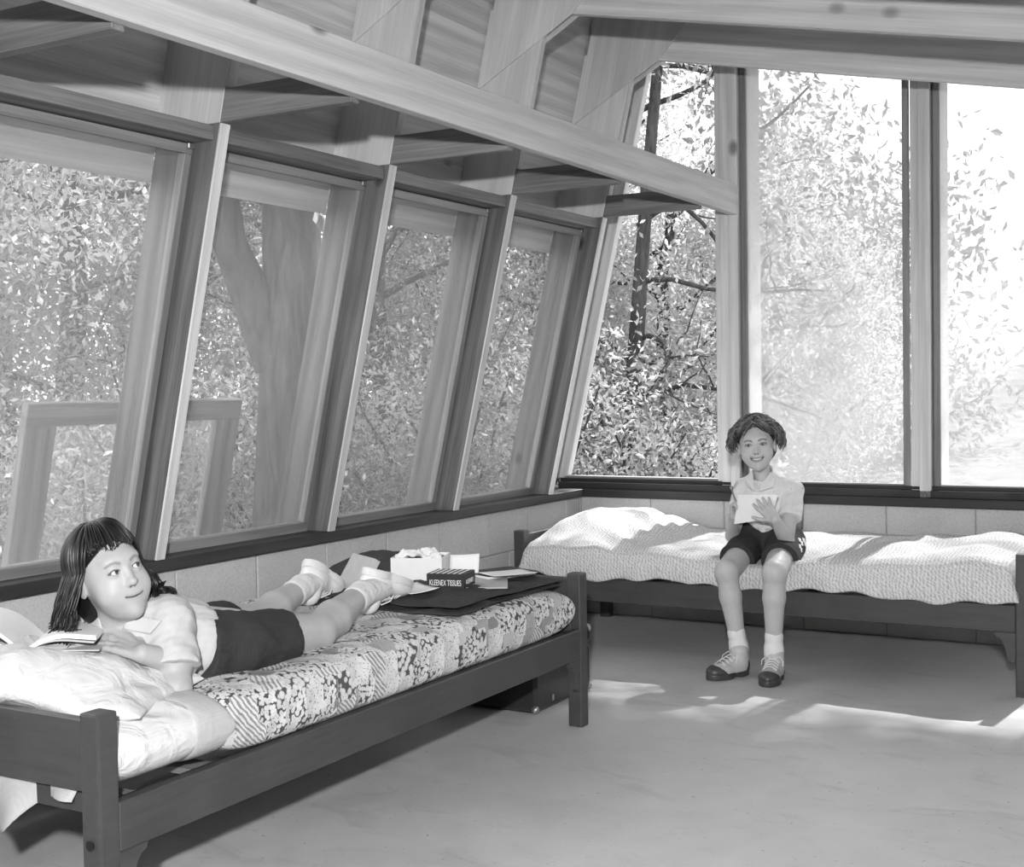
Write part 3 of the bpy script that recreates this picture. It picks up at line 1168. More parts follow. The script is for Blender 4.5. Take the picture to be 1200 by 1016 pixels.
# ------------------------------------------------------------------ things on the near bed
# folded dark blanket: three layers with rolled edges
def bl_top(X, Y):
    return .006 * vnoise(X * 12, Y * 12, 0, 8)
bk = thing('blanket', 'dark folded wool blanket at the foot of the near bed', 'blanket', (.6, -2.4, .49))
for k, (cx, cy, sx_, sy_, z0, rt) in enumerate(((.640, -2.420, .345, .335, .484, .02), (.645, -2.400, .335, .320, .502, -.03))):
    lay = cushion('fold', cx, cy, sx_, sy_, z0, .022, 'blanket', bk, rt, 6, 20 + k, .006, .6, 60, 60, bl_top, bl_top, 2.0)
BZ = .524

# tissue box with printed front
c_ = Vector((.770, -2.440, BZ))
rt = Matrix.Translation(c_) @ Matrix.Rotation(math.radians(14), 4, 'Z')
tb = thing('tissue_box', 'small black tissue box with white lettering on the near bed', 'box', c_)
bx_, by_, bz_ = .125, .115, .050
me = prism_mesh('carton', [(-bx_ / 2, -by_ / 2), (bx_ / 2, -by_ / 2), (bx_ / 2, by_ / 2), (-bx_ / 2, by_ / 2)], bz_, .001)
link('carton', me, 'black_print', tb, rt @ Matrix.Translation((0, 0, bz_ / 2)))
for k in range(6):
    x = -.048 + k * .0185
    me = prism_mesh('stripe', [(-.004, -.05), (.003, -.05), (.004, .05), (-.003, .05)], .0008, 0)
    link('stripe', me, 'paper', tb, rt @ Matrix.Translation((x, .0, bz_ + .0004)))
def text(name, body, size, mat, parent, mw, sx=1.0):
    cu = bpy.data.curves.new(name, 'FONT')
    cu.body = body
    cu.size = size
    cu.align_x = 'CENTER'; cu.align_y = 'CENTER'
    cu.extrude = .0003
    tmp = bpy.data.objects.new(name, cu)
    COL.objects.link(tmp)
    bpy.context.view_layer.update()
    me = bpy.data.meshes.new_from_object(tmp.evaluated_get(bpy.context.evaluated_depsgraph_get()))
    bpy.data.objects.remove(tmp)
    o = bpy.data.objects.new(name, me)
    COL.objects.link(o)
    me.materials.clear()
    me.materials.append(M[mat])
    o.matrix_basis = mw @ Matrix.Diagonal((sx, 1, 1, 1))
    o.parent = parent
    o.matrix_parent_inverse = W[parent.name].inverted()
    W[o.name] = mw
    return o
text('lettering', 'KLEENEX TISSUES', .026, 'paper', tb, rt @ Matrix.Translation((0, -by_ / 2 - .0006, .021)) @ Matrix.Rotation(math.pi / 2, 4, 'X'), .52)
text('lettering', 'KLEENEX', .020, 'paper', tb, rt @ Matrix.Translation((bx_ / 2 + .0006, 0, .022)) @ Matrix.Rotation(math.pi / 2, 4, 'Z') @ Matrix.Rotation(math.pi / 2, 4, 'X'), .9)

# open white carton with crumpled paper
c_ = Vector((.560, -2.300, BZ))
rt = Matrix.Translation(c_) @ Matrix.Rotation(math.radians(22), 4, 'Z')
wc_ = thing('paper_box', 'open white cardboard box with crumpled wrapping paper inside', 'box', c_)
a_, b_, h_ = .17, .15, .075
for (x0, y0, x1, y1) in ((-a_ / 2, -b_ / 2, a_ / 2, -b_ / 2), (a_ / 2, -b_ / 2, a_ / 2, b_ / 2), (a_ / 2, b_ / 2, -a_ / 2, b_ / 2), (-a_ / 2, b_ / 2, -a_ / 2, -b_ / 2)):
    p, q_ = rt @ Vector((x0, y0, h_ / 2)), rt @ Vector((x1, y1, h_ / 2))
    board('side', p, q_, (0, 0, 1), h_, .003, 'paper', wc_, 0)
p, q_ = rt @ Vector((-a_ / 2, 0, .002)), rt @ Vector((a_ / 2, 0, .002))
board('bottom', p, q_, rt.to_3x3() @ Vector((0, 1, 0)), b_, .003, 'paper', wc_, 0)
u, v = np.meshgrid(np.linspace(-1, 1, 22), np.linspace(-1, 1, 22), indexing='ij')
zz = .062 + .030 * np.exp(-(u ** 2 + v ** 2) * 1.2) + .014 * vnoise(u * 4.2, v * 4.6, 0, 3) + .010 * np.abs(vnoise(u * 9, v * 8, 1, 6))
Pp = np.stack([u * a_ * .47, v * b_ * .47, zz], -1).reshape(-1, 3)
Rm = np.array(rt.to_3x3())
Pp = Pp @ Rm.T + np.array(c_)
idx = np.arange(22 * 22).reshape(22, 22)
q = np.stack([idx[:-1, :-1], idx[1:, :-1], idx[1:, 1:], idx[:-1, 1:]], -1).reshape(-1, 4)
link('wrapping_paper', npmesh('wrapping_paper', Pp, q, False), 'paper', wc_)

# books and papers
def book(name, label, c, sx, sy, h, rz, cover, cat='book', tilt=None, group=None, sag=0):
    t = thing(name, label, cat, c, group)
    mw = Matrix.Translation(Vector(c)) @ Matrix.Rotation(rz, 4, 'Z')
    if tilt is not None:
        mw = mw @ tilt
    def sl(nm, x0, y0, z0, x1, y1, z1, mat):
        me = prism_mesh(nm, [(x0, y0), (x1, y0), (x1, y1), (x0, y1)], z1 - z0, .0008)
        link(nm, me, mat, t, mw @ Matrix.Translation((0, 0, (z0 + z1) / 2)))
    th = .0022
    sl('cover', -sx / 2, -sy / 2, 0, sx / 2, sy / 2, th, cover)
    sl('pages', -sx / 2 + .001, -sy / 2 + .003, th, sx / 2 - .004, sy / 2 - .003, h - th, 'paper')
    sl('cover', -sx / 2, -sy / 2, h - th, sx / 2, sy / 2, h, cover)
    sl('spine', -sx / 2 - .002, -sy / 2, 0, -sx / 2 + .001, sy / 2, h, cover)
    return t


book('magazine', 'flat magazine under the tissue box', (.800, -2.330, BZ), .20, .27, .006, math.radians(30), 'card', 'magazine')
book('storybook', 'grey storybook leaning on its edge beside the white sneakers', (.500, -2.600, BZ - .002), .17, .22, .024, math.radians(150), 'card',
     'book', Matrix.Rotation(math.radians(-58), 4, 'X'))
book('notebook', 'dark notebook lying behind the tissue box', (.790, -2.165, BZ), .15, .20, .016, math.radians(-24), 'black_print', 'notebook')
def sheet(name, label, c, sx, sy, rz, cat='paper', group=None, curl=.006, mat='paper', rx=0):
    u, v = np.meshgrid(np.linspace(-.5, .5, 9), np.linspace(-.5, .5, 9), indexing='ij')
    zz = .0012 + curl * (u + .5) ** 2 + curl * .6 * (v ** 2) * 2
    Pp = np.stack([u * sx, v * sy, zz], -1).reshape(-1, 3)
    mw = Matrix.Translation(Vector(c)) @ Matrix.Rotation(rz, 4, 'Z') @ Matrix.Rotation(rx, 4, 'X')
    idx = np.arange(81).reshape(9, 9)
    q = np.stack([idx[:-1, :-1], idx[1:, :-1], idx[1:, 1:], idx[:-1, 1:]], -1).reshape(-1, 4)
    o = link(name, npmesh(name, Pp, q), mat, None, mw)
    s_ = o.modifiers.new('thick', 'SOLIDIFY'); s_.thickness = .0012
    return tag(o, label, cat, group)
sheet('paper_sheet', 'white letter sheet with a curled edge before the tissue box', (.715, -2.570, BZ + .004), .10, .15, math.radians(62), curl=.010)
sheet('paper_sheet', 'folded white paper standing up behind the tissue box', (.690, -2.230, BZ + .030), .10, .09, math.radians(25), curl=.012, rx=math.radians(62))
sheet('paper_sheet', 'white page sticking out from the dark notebook', (.850, -2.215, BZ + .018), .13, .16, math.radians(-35), curl=.004)

# dark cushion pushed against the wall
cu_ = cushion('cushion', .330, -2.200, .15, .20, .49, .095, 'blanket', None, .3, 2.4, 33, .004, .5, 50, 50, None, None, 2.0)
tag(cu_, 'small dark round cushion behind the storybook and paper box', 'cushion')

# suitcase standing on the floor past the foot of the bed
sc = thing('suitcase', 'black leather suitcase with metal corners on the floor', 'suitcase', (.55, -1.62, 0))
x0, x1, y0, y1, z1 = .32, .806, -1.955, -1.52, .255
me_lo = block('body', (x0, y0, .004), (x1, y1, z1 - .07), 'leather', sc, .012)
block('lid', (x0 - .002, y0 - .002, z1 - .066), (x1 + .002, y1 + .002, z1), 'leather', sc, .012)
for xx in (x0, x1):
    for yy in (y0, y1):
        for zz in (.018, z1 - .016):
            bmc = bmesh.new()
            bmesh.ops.create_icosphere(bmc, subdivisions=2, radius=.015)
            mc = bpy.data.meshes.new('corner_cap'); bmc.to_mesh(mc); bmc.free()
            link('corner_cap', mc, 'metal', sc, Matrix.Translation((xx - .008 * (1 if xx > .5 else -1), yy - .008 * (1 if yy > -1.7 else -1), zz)))
for yy in (-1.83, -1.62):
    block('latch', (x1 - .001, yy - .018, z1 - .10), (x1 + .008, yy + .018, z1 - .045), 'metal', sc, .002)
    block('rivet', (x1 - .001, yy - .006, .028), (x1 + .004, yy + .006, .05), 'metal', sc, .002)
tube('handle', [(x1 + .004, -1.79, z1 - .06), (x1 + .025, -1.78, z1 - .055), (x1 + .028, -1.725, z1 - .055), (x1 + .025, -1.67, z1 - .055), (x1 + .004, -1.66, z1 - .06)], .007, 'leather', sc)
# ================================================================== signed-distance modelling for the two girls
def V3(*a):
    return np.array(a, float)


def nrm(v):
    v = np.asarray(v, float)
    return v / (np.linalg.norm(v) + 1e-12)


class Pr:
    """one primitive: distance function + bounds, how it joins the rest"""
    def __init__(self, fn, lo, hi, op='u', k=.01):
        self.fn, self.lo, self.hi, self.op, self.k = fn, np.asarray(lo, float), np.asarray(hi, float), op, k


def cap(a, b, ra, rb=None, k=.01, op='u', clip=None):
    a, b = np.asarray(a, float), np.asarray(b, float)
    rb = ra if rb is None else rb
    ba = b - a
    bb = float(ba @ ba) + 1e-12
    def fn(X, Y, Z):
        px, py, pz = X - a[0], Y - a[1], Z - a[2]
        h = np.clip((px * ba[0] + py * ba[1] + pz * ba[2]) / bb, 0, 1)
        d = np.sqrt((px - ba[0] * h) ** 2 + (py - ba[1] * h) ** 2 + (pz - ba[2] * h) ** 2) - (ra + (rb - ra) * h)
        if clip is not None:
            for (p0, n_) in clip:
                d = np.maximum(d, (X - p0[0]) * n_[0] + (Y - p0[1]) * n_[1] + (Z - p0[2]) * n_[2])
        return d
    r = max(ra, rb)
    return Pr(fn, np.minimum(a, b) - r, np.maximum(a, b) + r, op, k)


def ell(c, r, R=None, k=.01, op='u', clip=None):
    c, r = np.asarray(c, float), np.asarray(r, float)
    R = np.eye(3) if R is None else np.asarray(R, float)          # columns = local axes
    def fn(X, Y, Z):
        dx, dy, dz = X - c[0], Y - c[1], Z - c[2]
        q = [dx * R[0, i] + dy * R[1, i] + dz * R[2, i] for i in range(3)]
        k0 = np.sqrt(sum((q[i] / r[i]) ** 2 for i in range(3)))
        k1 = np.sqrt(sum((q[i] / r[i] ** 2) ** 2 for i in range(3))) + 1e-9
        d = k0 * (k0 - 1) / k1
        if clip is not None:
            for (p0, n_) in clip:
                d = np.maximum(d, (X - p0[0]) * n_[0] + (Y - p0[1]) * n_[1] + (Z - p0[2]) * n_[2])
        return d
    ext = np.sqrt(((R * r) ** 2).sum(1))
    return Pr(fn, c - ext, c + ext, op, k)


def field(prims, lo, hi, h, noise=None):
    n = np.ceil((np.asarray(hi) - np.asarray(lo)) / h).astype(int) + 1
    ax = [np.float32(lo[i] + h * np.arange(n[i])) for i in range(3)]
    D = np.full(n, 1.0, np.float32)
    for p in prims:
        m = p.k + 3 * h + .004
        i0 = np.maximum(0, np.floor((p.lo - m - lo) / h).astype(int))
        i1 = np.minimum(n, np.ceil((p.hi + m - lo) / h).astype(int) + 1)
        if np.any(i1 - i0 < 2):
            continue
        sl = tuple(slice(i0[i], i1[i]) for i in range(3))
        X = ax[0][sl[0]][:, None, None]
        Y = ax[1][sl[1]][None, :, None]
        Z = ax[2][sl[2]][None, None, :]
        d = p.fn(X, Y, Z).astype(np.float32)
        a = D[sl]
        if p.op == 'u':
            t = np.clip(.5 + .5 * (a - d) / p.k, 0, 1)
            D[sl] = a + (d - a) * t - p.k * t * (1 - t)
        else:                                            # subtract
            d = -d
            t = np.clip(.5 - .5 * (a - d) / p.k, 0, 1)
            D[sl] = a + (d - a) * t + p.k * t * (1 - t)
    if noise is not None:
        amp, fr, seed = noise
        X, Y, Z = np.meshgrid(*ax, indexing='ij', sparse=True)
        near = np.abs(D) < .05
        D = np.where(near, D + amp * vnoise(X * fr, Y * fr, Z * fr, seed).astype(np.float32), D)
    return D, ax


def nets(D, lo, h):
    """naive surface nets -> verts, quads"""
    S = D < 0
    c = np.zeros(tuple(s - 1 for s in D.shape), np.uint8)
    for i in (0, 1):
        for j in (0, 1):
            for k in (0, 1):
                c += S[i:D.shape[0] - 1 + i, j:D.shape[1] - 1 + j, k:D.shape[2] - 1 + k]
    act = (c > 0) & (c < 8)
    I = np.argwhere(act)
    if len(I) == 0:
        return np.zeros((0, 3)), np.zeros((0, 4), int)
    off = np.array([[i, j, k] for i in (0, 1) for j in (0, 1) for k in (0, 1)])
    vals = np.stack([D[I[:, 0] + o[0], I[:, 1] + o[1], I[:, 2] + o[2]] for o in off], 1)
    acc = np.zeros((len(I), 3))
    cnt = np.zeros(len(I))
    for a in range(8):
        for b in range(a + 1, 8):
            if np.abs(off[a] - off[b]).sum() != 1:
                continue
            va, vb = vals[:, a], vals[:, b]
            x = (va < 0) != (vb < 0)
            t = np.where(x, va / np.where(x, va - vb, 1), 0)
            acc += np.where(x[:, None], off[a] + t[:, None] * (off[b] - off[a]), 0)
            cnt += x
    V = np.asarray(lo) + h * (I + acc / cnt[:, None])
    idx = np.full(act.shape, -1, np.int64)
    idx[act] = np.arange(len(I))
    Q = []
    for ax in range(3):
        o1, o2 = [(1, 2), (2, 0), (0, 1)][ax]
        sh = list(D.shape)
        sa = [slice(1, -1)] * 3
        sa[ax] = slice(0, sh[ax] - 1)
        sb = list(sa)
        sb[ax] = slice(1, sh[ax])
        A, B = S[tuple(sa)], S[tuple(sb)]
        E_ = np.argwhere(A != B)
        if len(E_) == 0:
            continue
        base = E_.copy()
        base[:, o1] += 1
        base[:, o2] += 1
        flip = A[tuple(E_.T)]
        def at_(d1, d2):
            q = base.copy()
            q[:, o1] += d1
            q[:, o2] += d2
            return idx[q[:, 0], q[:, 1], q[:, 2]]
        q = np.stack([at_(-1, -1), at_(0, -1), at_(0, 0), at_(-1, 0)], 1)
        q[~flip] = q[~flip][:, ::-1]
        Q.append(q)
    Q = np.concatenate(Q)
    Q = Q[(Q >= 0).all(1)]
    return V, Q


def sdf_mesh(name, prims, h, boxes=None, noise=None, paint=None, base=.5, pad=.012):
    """boxes: [(lo, hi, h)] pieces with their own resolution, else one box round everything"""
    if boxes is None:
        us = [p for p in prims if p.op == 'u']
        boxes = [(np.min([p.lo for p in us], 0) - pad, np.max([p.hi for p in us], 0) + pad, h)]
    acc = Acc()
    for lo, hi, hh in boxes:
        D, _ = field(prims, np.asarray(lo, float), np.asarray(hi, float), hh, noise)
        Vv, Q = nets(D, lo, hh)
        if len(Q):
            acc.add(Vv, Q)
    VV = np.concatenate(acc.V)
    me = acc.mesh(name)
    tone = np.full(len(VV), base)
    for pr, tv, w in (paint or []):
        d = pr.fn(VV[:, 0], VV[:, 1], VV[:, 2])
        s = np.clip(1 - d / w, 0, 1)
        s = s * s * (3 - 2 * s)
        tone = tone + (tv - tone) * s
    set_tone(me, tone)
    return me


class Head:
    """head frame: x sideways, y out of the face, z up; numbers for a head 0.21 m tall"""
    def __init__(self, o, fwd, up, s=1.0, sx=1.0):
        self.o = np.asarray(o, float)
        y = nrm(fwd)
        z = nrm(np.asarray(up, float) - y * (np.asarray(up) @ y))
        x = np.cross(y, z)
        self.R = np.stack([x, y, z], 1)
        self.s = s
        self.sx = sx

    def p(self, x, y, z):
        return self.o + self.R @ (self.s * V3(x * self.sx, y, z))

    def cap(self, a, b, ra, rb=None, k=.006, op='u'):
        return cap(self.p(*a), self.p(*b), ra * self.s, None if rb is None else rb * self.s, k * self.s, op)

    def ell(self, c, r, k=.006, op='u', rot=None):
        R = self.R if rot is None else self.R @ rot
        return ell(self.p(*c), V3(r[0] * self.sx, r[1], r[2]) * self.s, R, k * self.s, op)

    def mouth(self, smile, n=7):
        """points of the lip line from corner to corner: x, y, z"""
        w = .020 + .006 * smile
        out = []
        for i in range(n):
            t = -1 + 2 * i / (n - 1)
            out.append((w * t, .0845 - .0125 * t * t, -.0545 + (.0075 * smile) * t * t))
        return out

    def prims(self, smile=.0, teeth=False, chub=1.0):
        P = [self.ell((0, -.010, .030), (.071, .089, .078), .01),
             self.ell((0, .022, -.018), (.061 * chub, .066, .078), .03),
             self.ell((0, .044, -.060), (.040 * chub, .036, .038), .03),
             self.cap((0, .070, -.086), (0, .069, -.087), .0145, None, .020)]
        for s in (-1, 1):
            P += [self.ell((s * .036 * chub, .050, -.034), (.027, .027, .027), .022)]         # cheek
        P += [self.ell((0, .070, .030), (.046, .016, .014), .016)]
        for s in (-1, 1):                                                             # eye sockets
            P.append(self.ell((s * .029, .096, .005), (.019, .0135, .0115), .012, 's'))
        P += [self.cap((0, .080, .010), (0, .093, -.019), .0055, .0080, .010),          # nose
              self.ell((0, .0955, -.0225), (.0095, .0085, .0080), .007)]
        for s in (-1, 1):
            P.append(self.ell((s * .0095, .0865, -.0245), (.0065, .0075, .0060), .005))
            P.append(self.ell((s * .0052, .0915, -.0320), (.0028, .0035, .0026), .002, 's'))
        for s in (-1, 1):                                                             # lids: a ball with a slit
            P.append(self.ell((s * .029, .0728, .006), (.0150, .0140, .0130), .005))
            P.append(self.ell((s * .029, .0885, .0060), (.0125, .0100, .0056), .0015, 's'))
        mp = self.mouth(smile)
        op_ = .0030 if teeth else 0.0
        for (a, b) in zip(mp[:-1], mp[1:]):
            m = abs(a[0] + b[0]) / 2 / .026
            ru, rl = .0050 - .0016 * m, .0056 - .0024 * m
            P.append(self.cap((a[0], a[1] - .0035, a[2] + .0038 + op_), (b[0], b[1] - .0035, b[2] + .0038 + op_), ru, ru, .005))
            P.append(self.cap((a[0], a[1] - .0045, a[2] - .0050 - op_), (b[0], b[1] - .0045, b[2] - .0050 - op_), rl, rl, .005))
        for (a, b) in zip(mp[:-1], mp[1:]):
            m = abs(a[0] + b[0]) / 2 / .026
            g_ = (.0044 * (1 - .75 * m * m)) if teeth else .0014
            P.append(self.cap((a[0], a[1] + .0020, a[2]), (b[0], b[1] + .0020, b[2]), g_, g_, .0012, 's'))
        for s in (-1, 1):                                                             # smile crease, ears
            P.append(self.ell((s * .0715, -.008, -.004), (.0075, .019, .030), .006))
            P.append(self.ell((s * .081, -.004, -.002), (.0075, .010, .018), .004, 's'))
        return P

    def flat(self, pts, r0, r1=None):
        """paint brush: a polyline in the face plane (x, z), whatever the depth"""
        pts = np.asarray(pts, float)
        r1 = r0 if r1 is None else r1
        def fn(X, Y, Z):
            d = np.stack([X, Y, Z], -1) - self.o
            q = d @ self.R / self.s
            x, y, z = q[..., 0] / self.sx, q[..., 1], q[..., 2]
            best = np.full(x.shape, 1.0)
            n = len(pts) - 1
            for i in range(n):
                a, b = pts[i], pts[i + 1]
                ba = b - a
                h = np.clip(((x - a[0]) * ba[0] + (z - a[1]) * ba[1]) / (ba @ ba + 1e-12), 0, 1)
                rr = r0 + (r1 - r0) * (i + h) / n
                best = np.minimum(best, np.hypot(x - a[0] - ba[0] * h, z - a[1] - ba[1] * h) - rr)
            return np.where(y > .03, best * self.s, 1.0)
        return Pr(fn, (0, 0, 0), (0, 0, 0))

    def paint(self, lips=.32, brow=.10, smile=0, teeth=False, skin=.45):
        o = []
        for s in (-1, 1):
            o.append((self.flat([(s * .015, .0225), (s * .024, .0265), (s * .034, .0270), (s * .045, .0220)], .0020, .0009), brow, .0030))
            o.append((self.flat([(s * .0175, .0075), (s * .024, .0108), (s * .031, .0118), (s * .038, .0098), (s * .0425, .0062)], .0010, .0012), .05, .0020))
            o.append((self.flat([(s * .0185, .0035), (s * .029, .0006), (s * .0405, .0040)], .0004), skin * .6, .0020))
            o.append((self.flat([(s * .0052, -.0318), (s * .0060, -.0318)], .0018), .10, .0025))
        mp = self.mouth(smile)
        op_ = .0030 if teeth else 0
        up_ = [(a[0] * .93, a[2] + .0030 + op_) for a in mp]
        lo_ = [(a[0] * .80, a[2] - .0045 - op_) for a in mp]
        o.append((self.flat(up_, .0022), lips, .0030))
        o.append((self.flat(lo_, .0030), lips, .0030))
        o.append((self.flat([(a[0], a[2]) for a in mp], .0010 if not teeth else .0025), .07, .0016))
        return o


def eyeball(H, s, gaze, parent):
    """white ball with iris and pupil turned along gaze (head coordinates)"""
    r = .0126 * H.s
    n1, n2 = 40, 28
    gz = nrm(H.R @ nrm(gaze))
    ref = nrm(np.cross(gz, H.R[:, 2]))
    up_ = np.cross(ref, gz)
    th = np.linspace(0, math.pi, n2)
    ph = np.linspace(0, 2 * math.pi, n1, endpoint=False)
    T, Pp = np.meshgrid(th, ph, indexing='ij')
    d = (np.cos(T)[..., None] * gz + (np.sin(T) * np.cos(Pp))[..., None] * ref + (np.sin(T) * np.sin(Pp))[..., None] * up_)
    Vv = H.p(s * .029, .0720, .006) + r * d.reshape(-1, 3)
    idx = np.arange(n1 * n2).reshape(n2, n1)
    q = np.stack([idx[:-1, :], np.roll(idx, -1, 1)[:-1, :], np.roll(idx, -1, 1)[1:, :], idx[1:, :]], -1).reshape(-1, 4)
    me = npmesh('eye', Vv, q[:, ::-1])
    t = T.ravel()
    tone = np.where(t < .19, .008, np.where(t < .47, .06, .50))
    set_tone(me, tone)
    return link('eye', me, 'eye', parent)


def hand(wrist, fdir, pn, tside, sc=.85, curl=(.3, .5, .3), spread=.10, thumb=(.6, .7, .3), fcurl=None, klen=.066):
    """palm and five fingers; pn = out of the palm, tside = +1 / -1: which side of the palm has the thumb"""
    wrist = np.asarray(wrist, float)
    f = nrm(fdir)
    pn = nrm(np.asarray(pn, float) - f * (np.asarray(pn) @ f))
    s = np.cross(f, pn) * tside                   # towards the thumb
    P = []
    L = [.062, .068, .063, .049]
    K = []
    for i in range(4):                             # 0 = index
        off = (1.5 - i) * .0168
        kx = wrist + sc * (f * (klen - .003 * abs(i - 1)) + s * off)
        K.append(kx)
        P.append(cap(wrist + sc * (s * off * .62 + f * .006), kx, .0115 * sc, .0096 * sc, .006))
    for i in range(4):
        c1, c2, c3 = (fcurl[i] if fcurl else curl)
        d0 = nrm(f + s * spread * (1.5 - i))
        p = K[i]
        ang = 0
        rr = [.0085, .0078, .0070, .0058]
        for j, (c_, q) in enumerate(zip((c1, c2, c3), (.46, .31, .25))):
            ang += c_
            d = nrm(d0 * math.cos(ang) + pn * math.sin(ang))
            e = p + d * L[i] * q * sc
            P.append(cap(p, e, rr[j] * sc, rr[j + 1] * sc, .0022))
            p = e
    b = wrist + sc * (f * .016 + s * .020)
    t1 = nrm(f * thumb[0] + s * thumb[1] + pn * thumb[2])
    m = b + t1 * .034 * sc
    t2 = nrm(t1 + f * .35 + pn * .15)
    e = m + t2 * .028 * sc
    t3 = nrm(t2 + f * .3)
    P += [cap(wrist + sc * (f * .008 + s * .008), b, .012 * sc, .0125 * sc, .006), cap(b, m, .0120 * sc, .0098 * sc, .006),
          cap(m, e, .0092 * sc, .0084 * sc, .003), cap(e, e + t3 * .020 * sc, .0084 * sc, .0066 * sc, .002)]
    return P


def sdist(prims, p):
    d = 1.0
    X, Y, Z = (np.array([c]) for c in p)
    for q in prims:
        e = float(q.fn(X, Y, Z)[0])
        if q.op == 'u':
            t = min(1, max(0, .5 + .5 * (d - e) / q.k))
            d = d + (e - d) * t - q.k * t * (1 - t)
        else:
            e = -e
            t = min(1, max(0, .5 - .5 * (d - e) / q.k))
            d = d + (e - d) * t + q.k * t * (1 - t)
    return d


def patch_on(name, prims, corners, off, th, mat, parent, n=9):
    """cloth patch lying on a modelled body: corners are points before the body, dropped on to it along the ray from the lens"""
    c = [np.asarray(q, float) for q in corners]
    eye = np.array(CAM)
    Vx = []
    for i in range(n):
        for j in range(n):
            a, b = i / (n - 1), j / (n - 1)
            p = (c[0] * (1 - b) + c[1] * b) * (1 - a) + (c[3] * (1 - b) + c[2] * b) * a
            d = nrm(p - eye)
            t = np.linalg.norm(p - eye) - .25
            for _ in range(60):
                e = sdist(prims, eye + d * t) - off
                t += max(-.02, min(.02, e * .8))
            Vx.append(eye + d * t)
    idx = np.arange(n * n).reshape(n, n)
    q = np.stack([idx[:-1, :-1], idx[1:, :-1], idx[1:, 1:], idx[:-1, 1:]], -1).reshape(-1, 4)
    o = link(name, npmesh(name, np.array(Vx), q), mat, parent)
    m = o.modifiers.new('thick', 'SOLIDIFY')
    m.thickness = th
    m.offset = 0
    return o


def px(u, v, depth):
    """point depth metres out along the lens ray through photo pixel (u, v)"""
    d = np.array(c_f) + np.array(c_r) * (u - 600) / F_PX - np.array(c_u) * (v - 508) / F_PX
    return np.array(CAM) + d * depth


def bbox(prims, pad=.012):
    us = [p for p in prims if p.op == 'u']
    return np.min([p.lo for p in us], 0) - pad, np.max([p.hi for p in us], 0) + pad


def hair_obj(parent, cap_prims, guides, radius, lo, hi, mat):
    """skull cap and locks as one hair mesh; every lock a shade of its own"""
    hcm = sdf_mesh('hair', cap_prims, .004)
    vv_ = np.empty(len(hcm.vertices) * 3, np.float32); hcm.vertices.foreach_get('co', vv_)
    qq_ = np.empty(len(hcm.polygons) * 4, np.int32); hcm.polygons.foreach_get('vertices', qq_)
    acc = Acc()
    acc.add(vv_.reshape(-1, 3), qq_.reshape(-1, 4))
    tone = [np.full(len(vv_) // 3, lo)]
    for Pp in guides:
        n = len(Pp)
        r = radius * np.minimum(1, np.linspace(1.15, .30, n)) * R_.uniform(.6, 1.3)
        V, Q = tube_np(np.asarray(Pp), r, 5)
        acc.add(V, Q)
        tone.append(np.full(len(V), lo + (hi - lo) * R_.uniform(0, 1) ** 2))
    me = acc.mesh('hair')
    set_tone(me, np.concatenate(tone))
    return link('hair', me, mat, parent)


M['skin'] = m_tone('skin', .5, .35, 0, .1, 1.0, .12)
M['eye'] = m_tone('eye', .12, .5)
def m_hair(name, v, v2):
    t = NT(name)
    n = t.noise(t.coord(), 90, 3)
    return t.fin(t.ramp(n, [(.3, v), (.7, v2)]), .34, None, .5)
M['hair_dark'] = m_tone('hair_dark', .36, .45)
M['hair_brown'] = m_tone('hair_brown', .42, .4)
M['shirt'] = m_cloth('shirt', .45, .05, 900, .15, fold=.25)
M['shirt_light'] = m_cloth('shirt_light', .60, .05, 900, .15, fold=.2)
M['shorts'] = m_cloth('shorts', .035, .2, 700, .2, fold=.25)
M['sock'] = m_cloth('sock', .66, .05, 900, .4)
M['canvas'] = m_cloth('canvas', .66, .04, 700, .25)
M['rubber'] = m_plain('rubber', .60, .6, .3)
M['shoe_dark'] = m_plain('shoe_dark', .045, .4, .4, var=.2)
M['shoe_light'] = m_plain('shoe_light', .42, .6, .3, var=.1)
M['teeth'] = m_plain('teeth', .72, .3, .4)
M['pencil'] = m_plain('pencil', .18, .4, .4)


def meridian(H, th, ph, f=1.06, lift=0.0):
    """point on the skull: th from the crown, ph from the front (+ = +x)"""
    return H.p(f * .071 * math.sin(th) * math.sin(ph), -.010 + f * .089 * math.sin(th) * math.cos(ph), .030 + (f * .078 + lift) * math.cos(th))


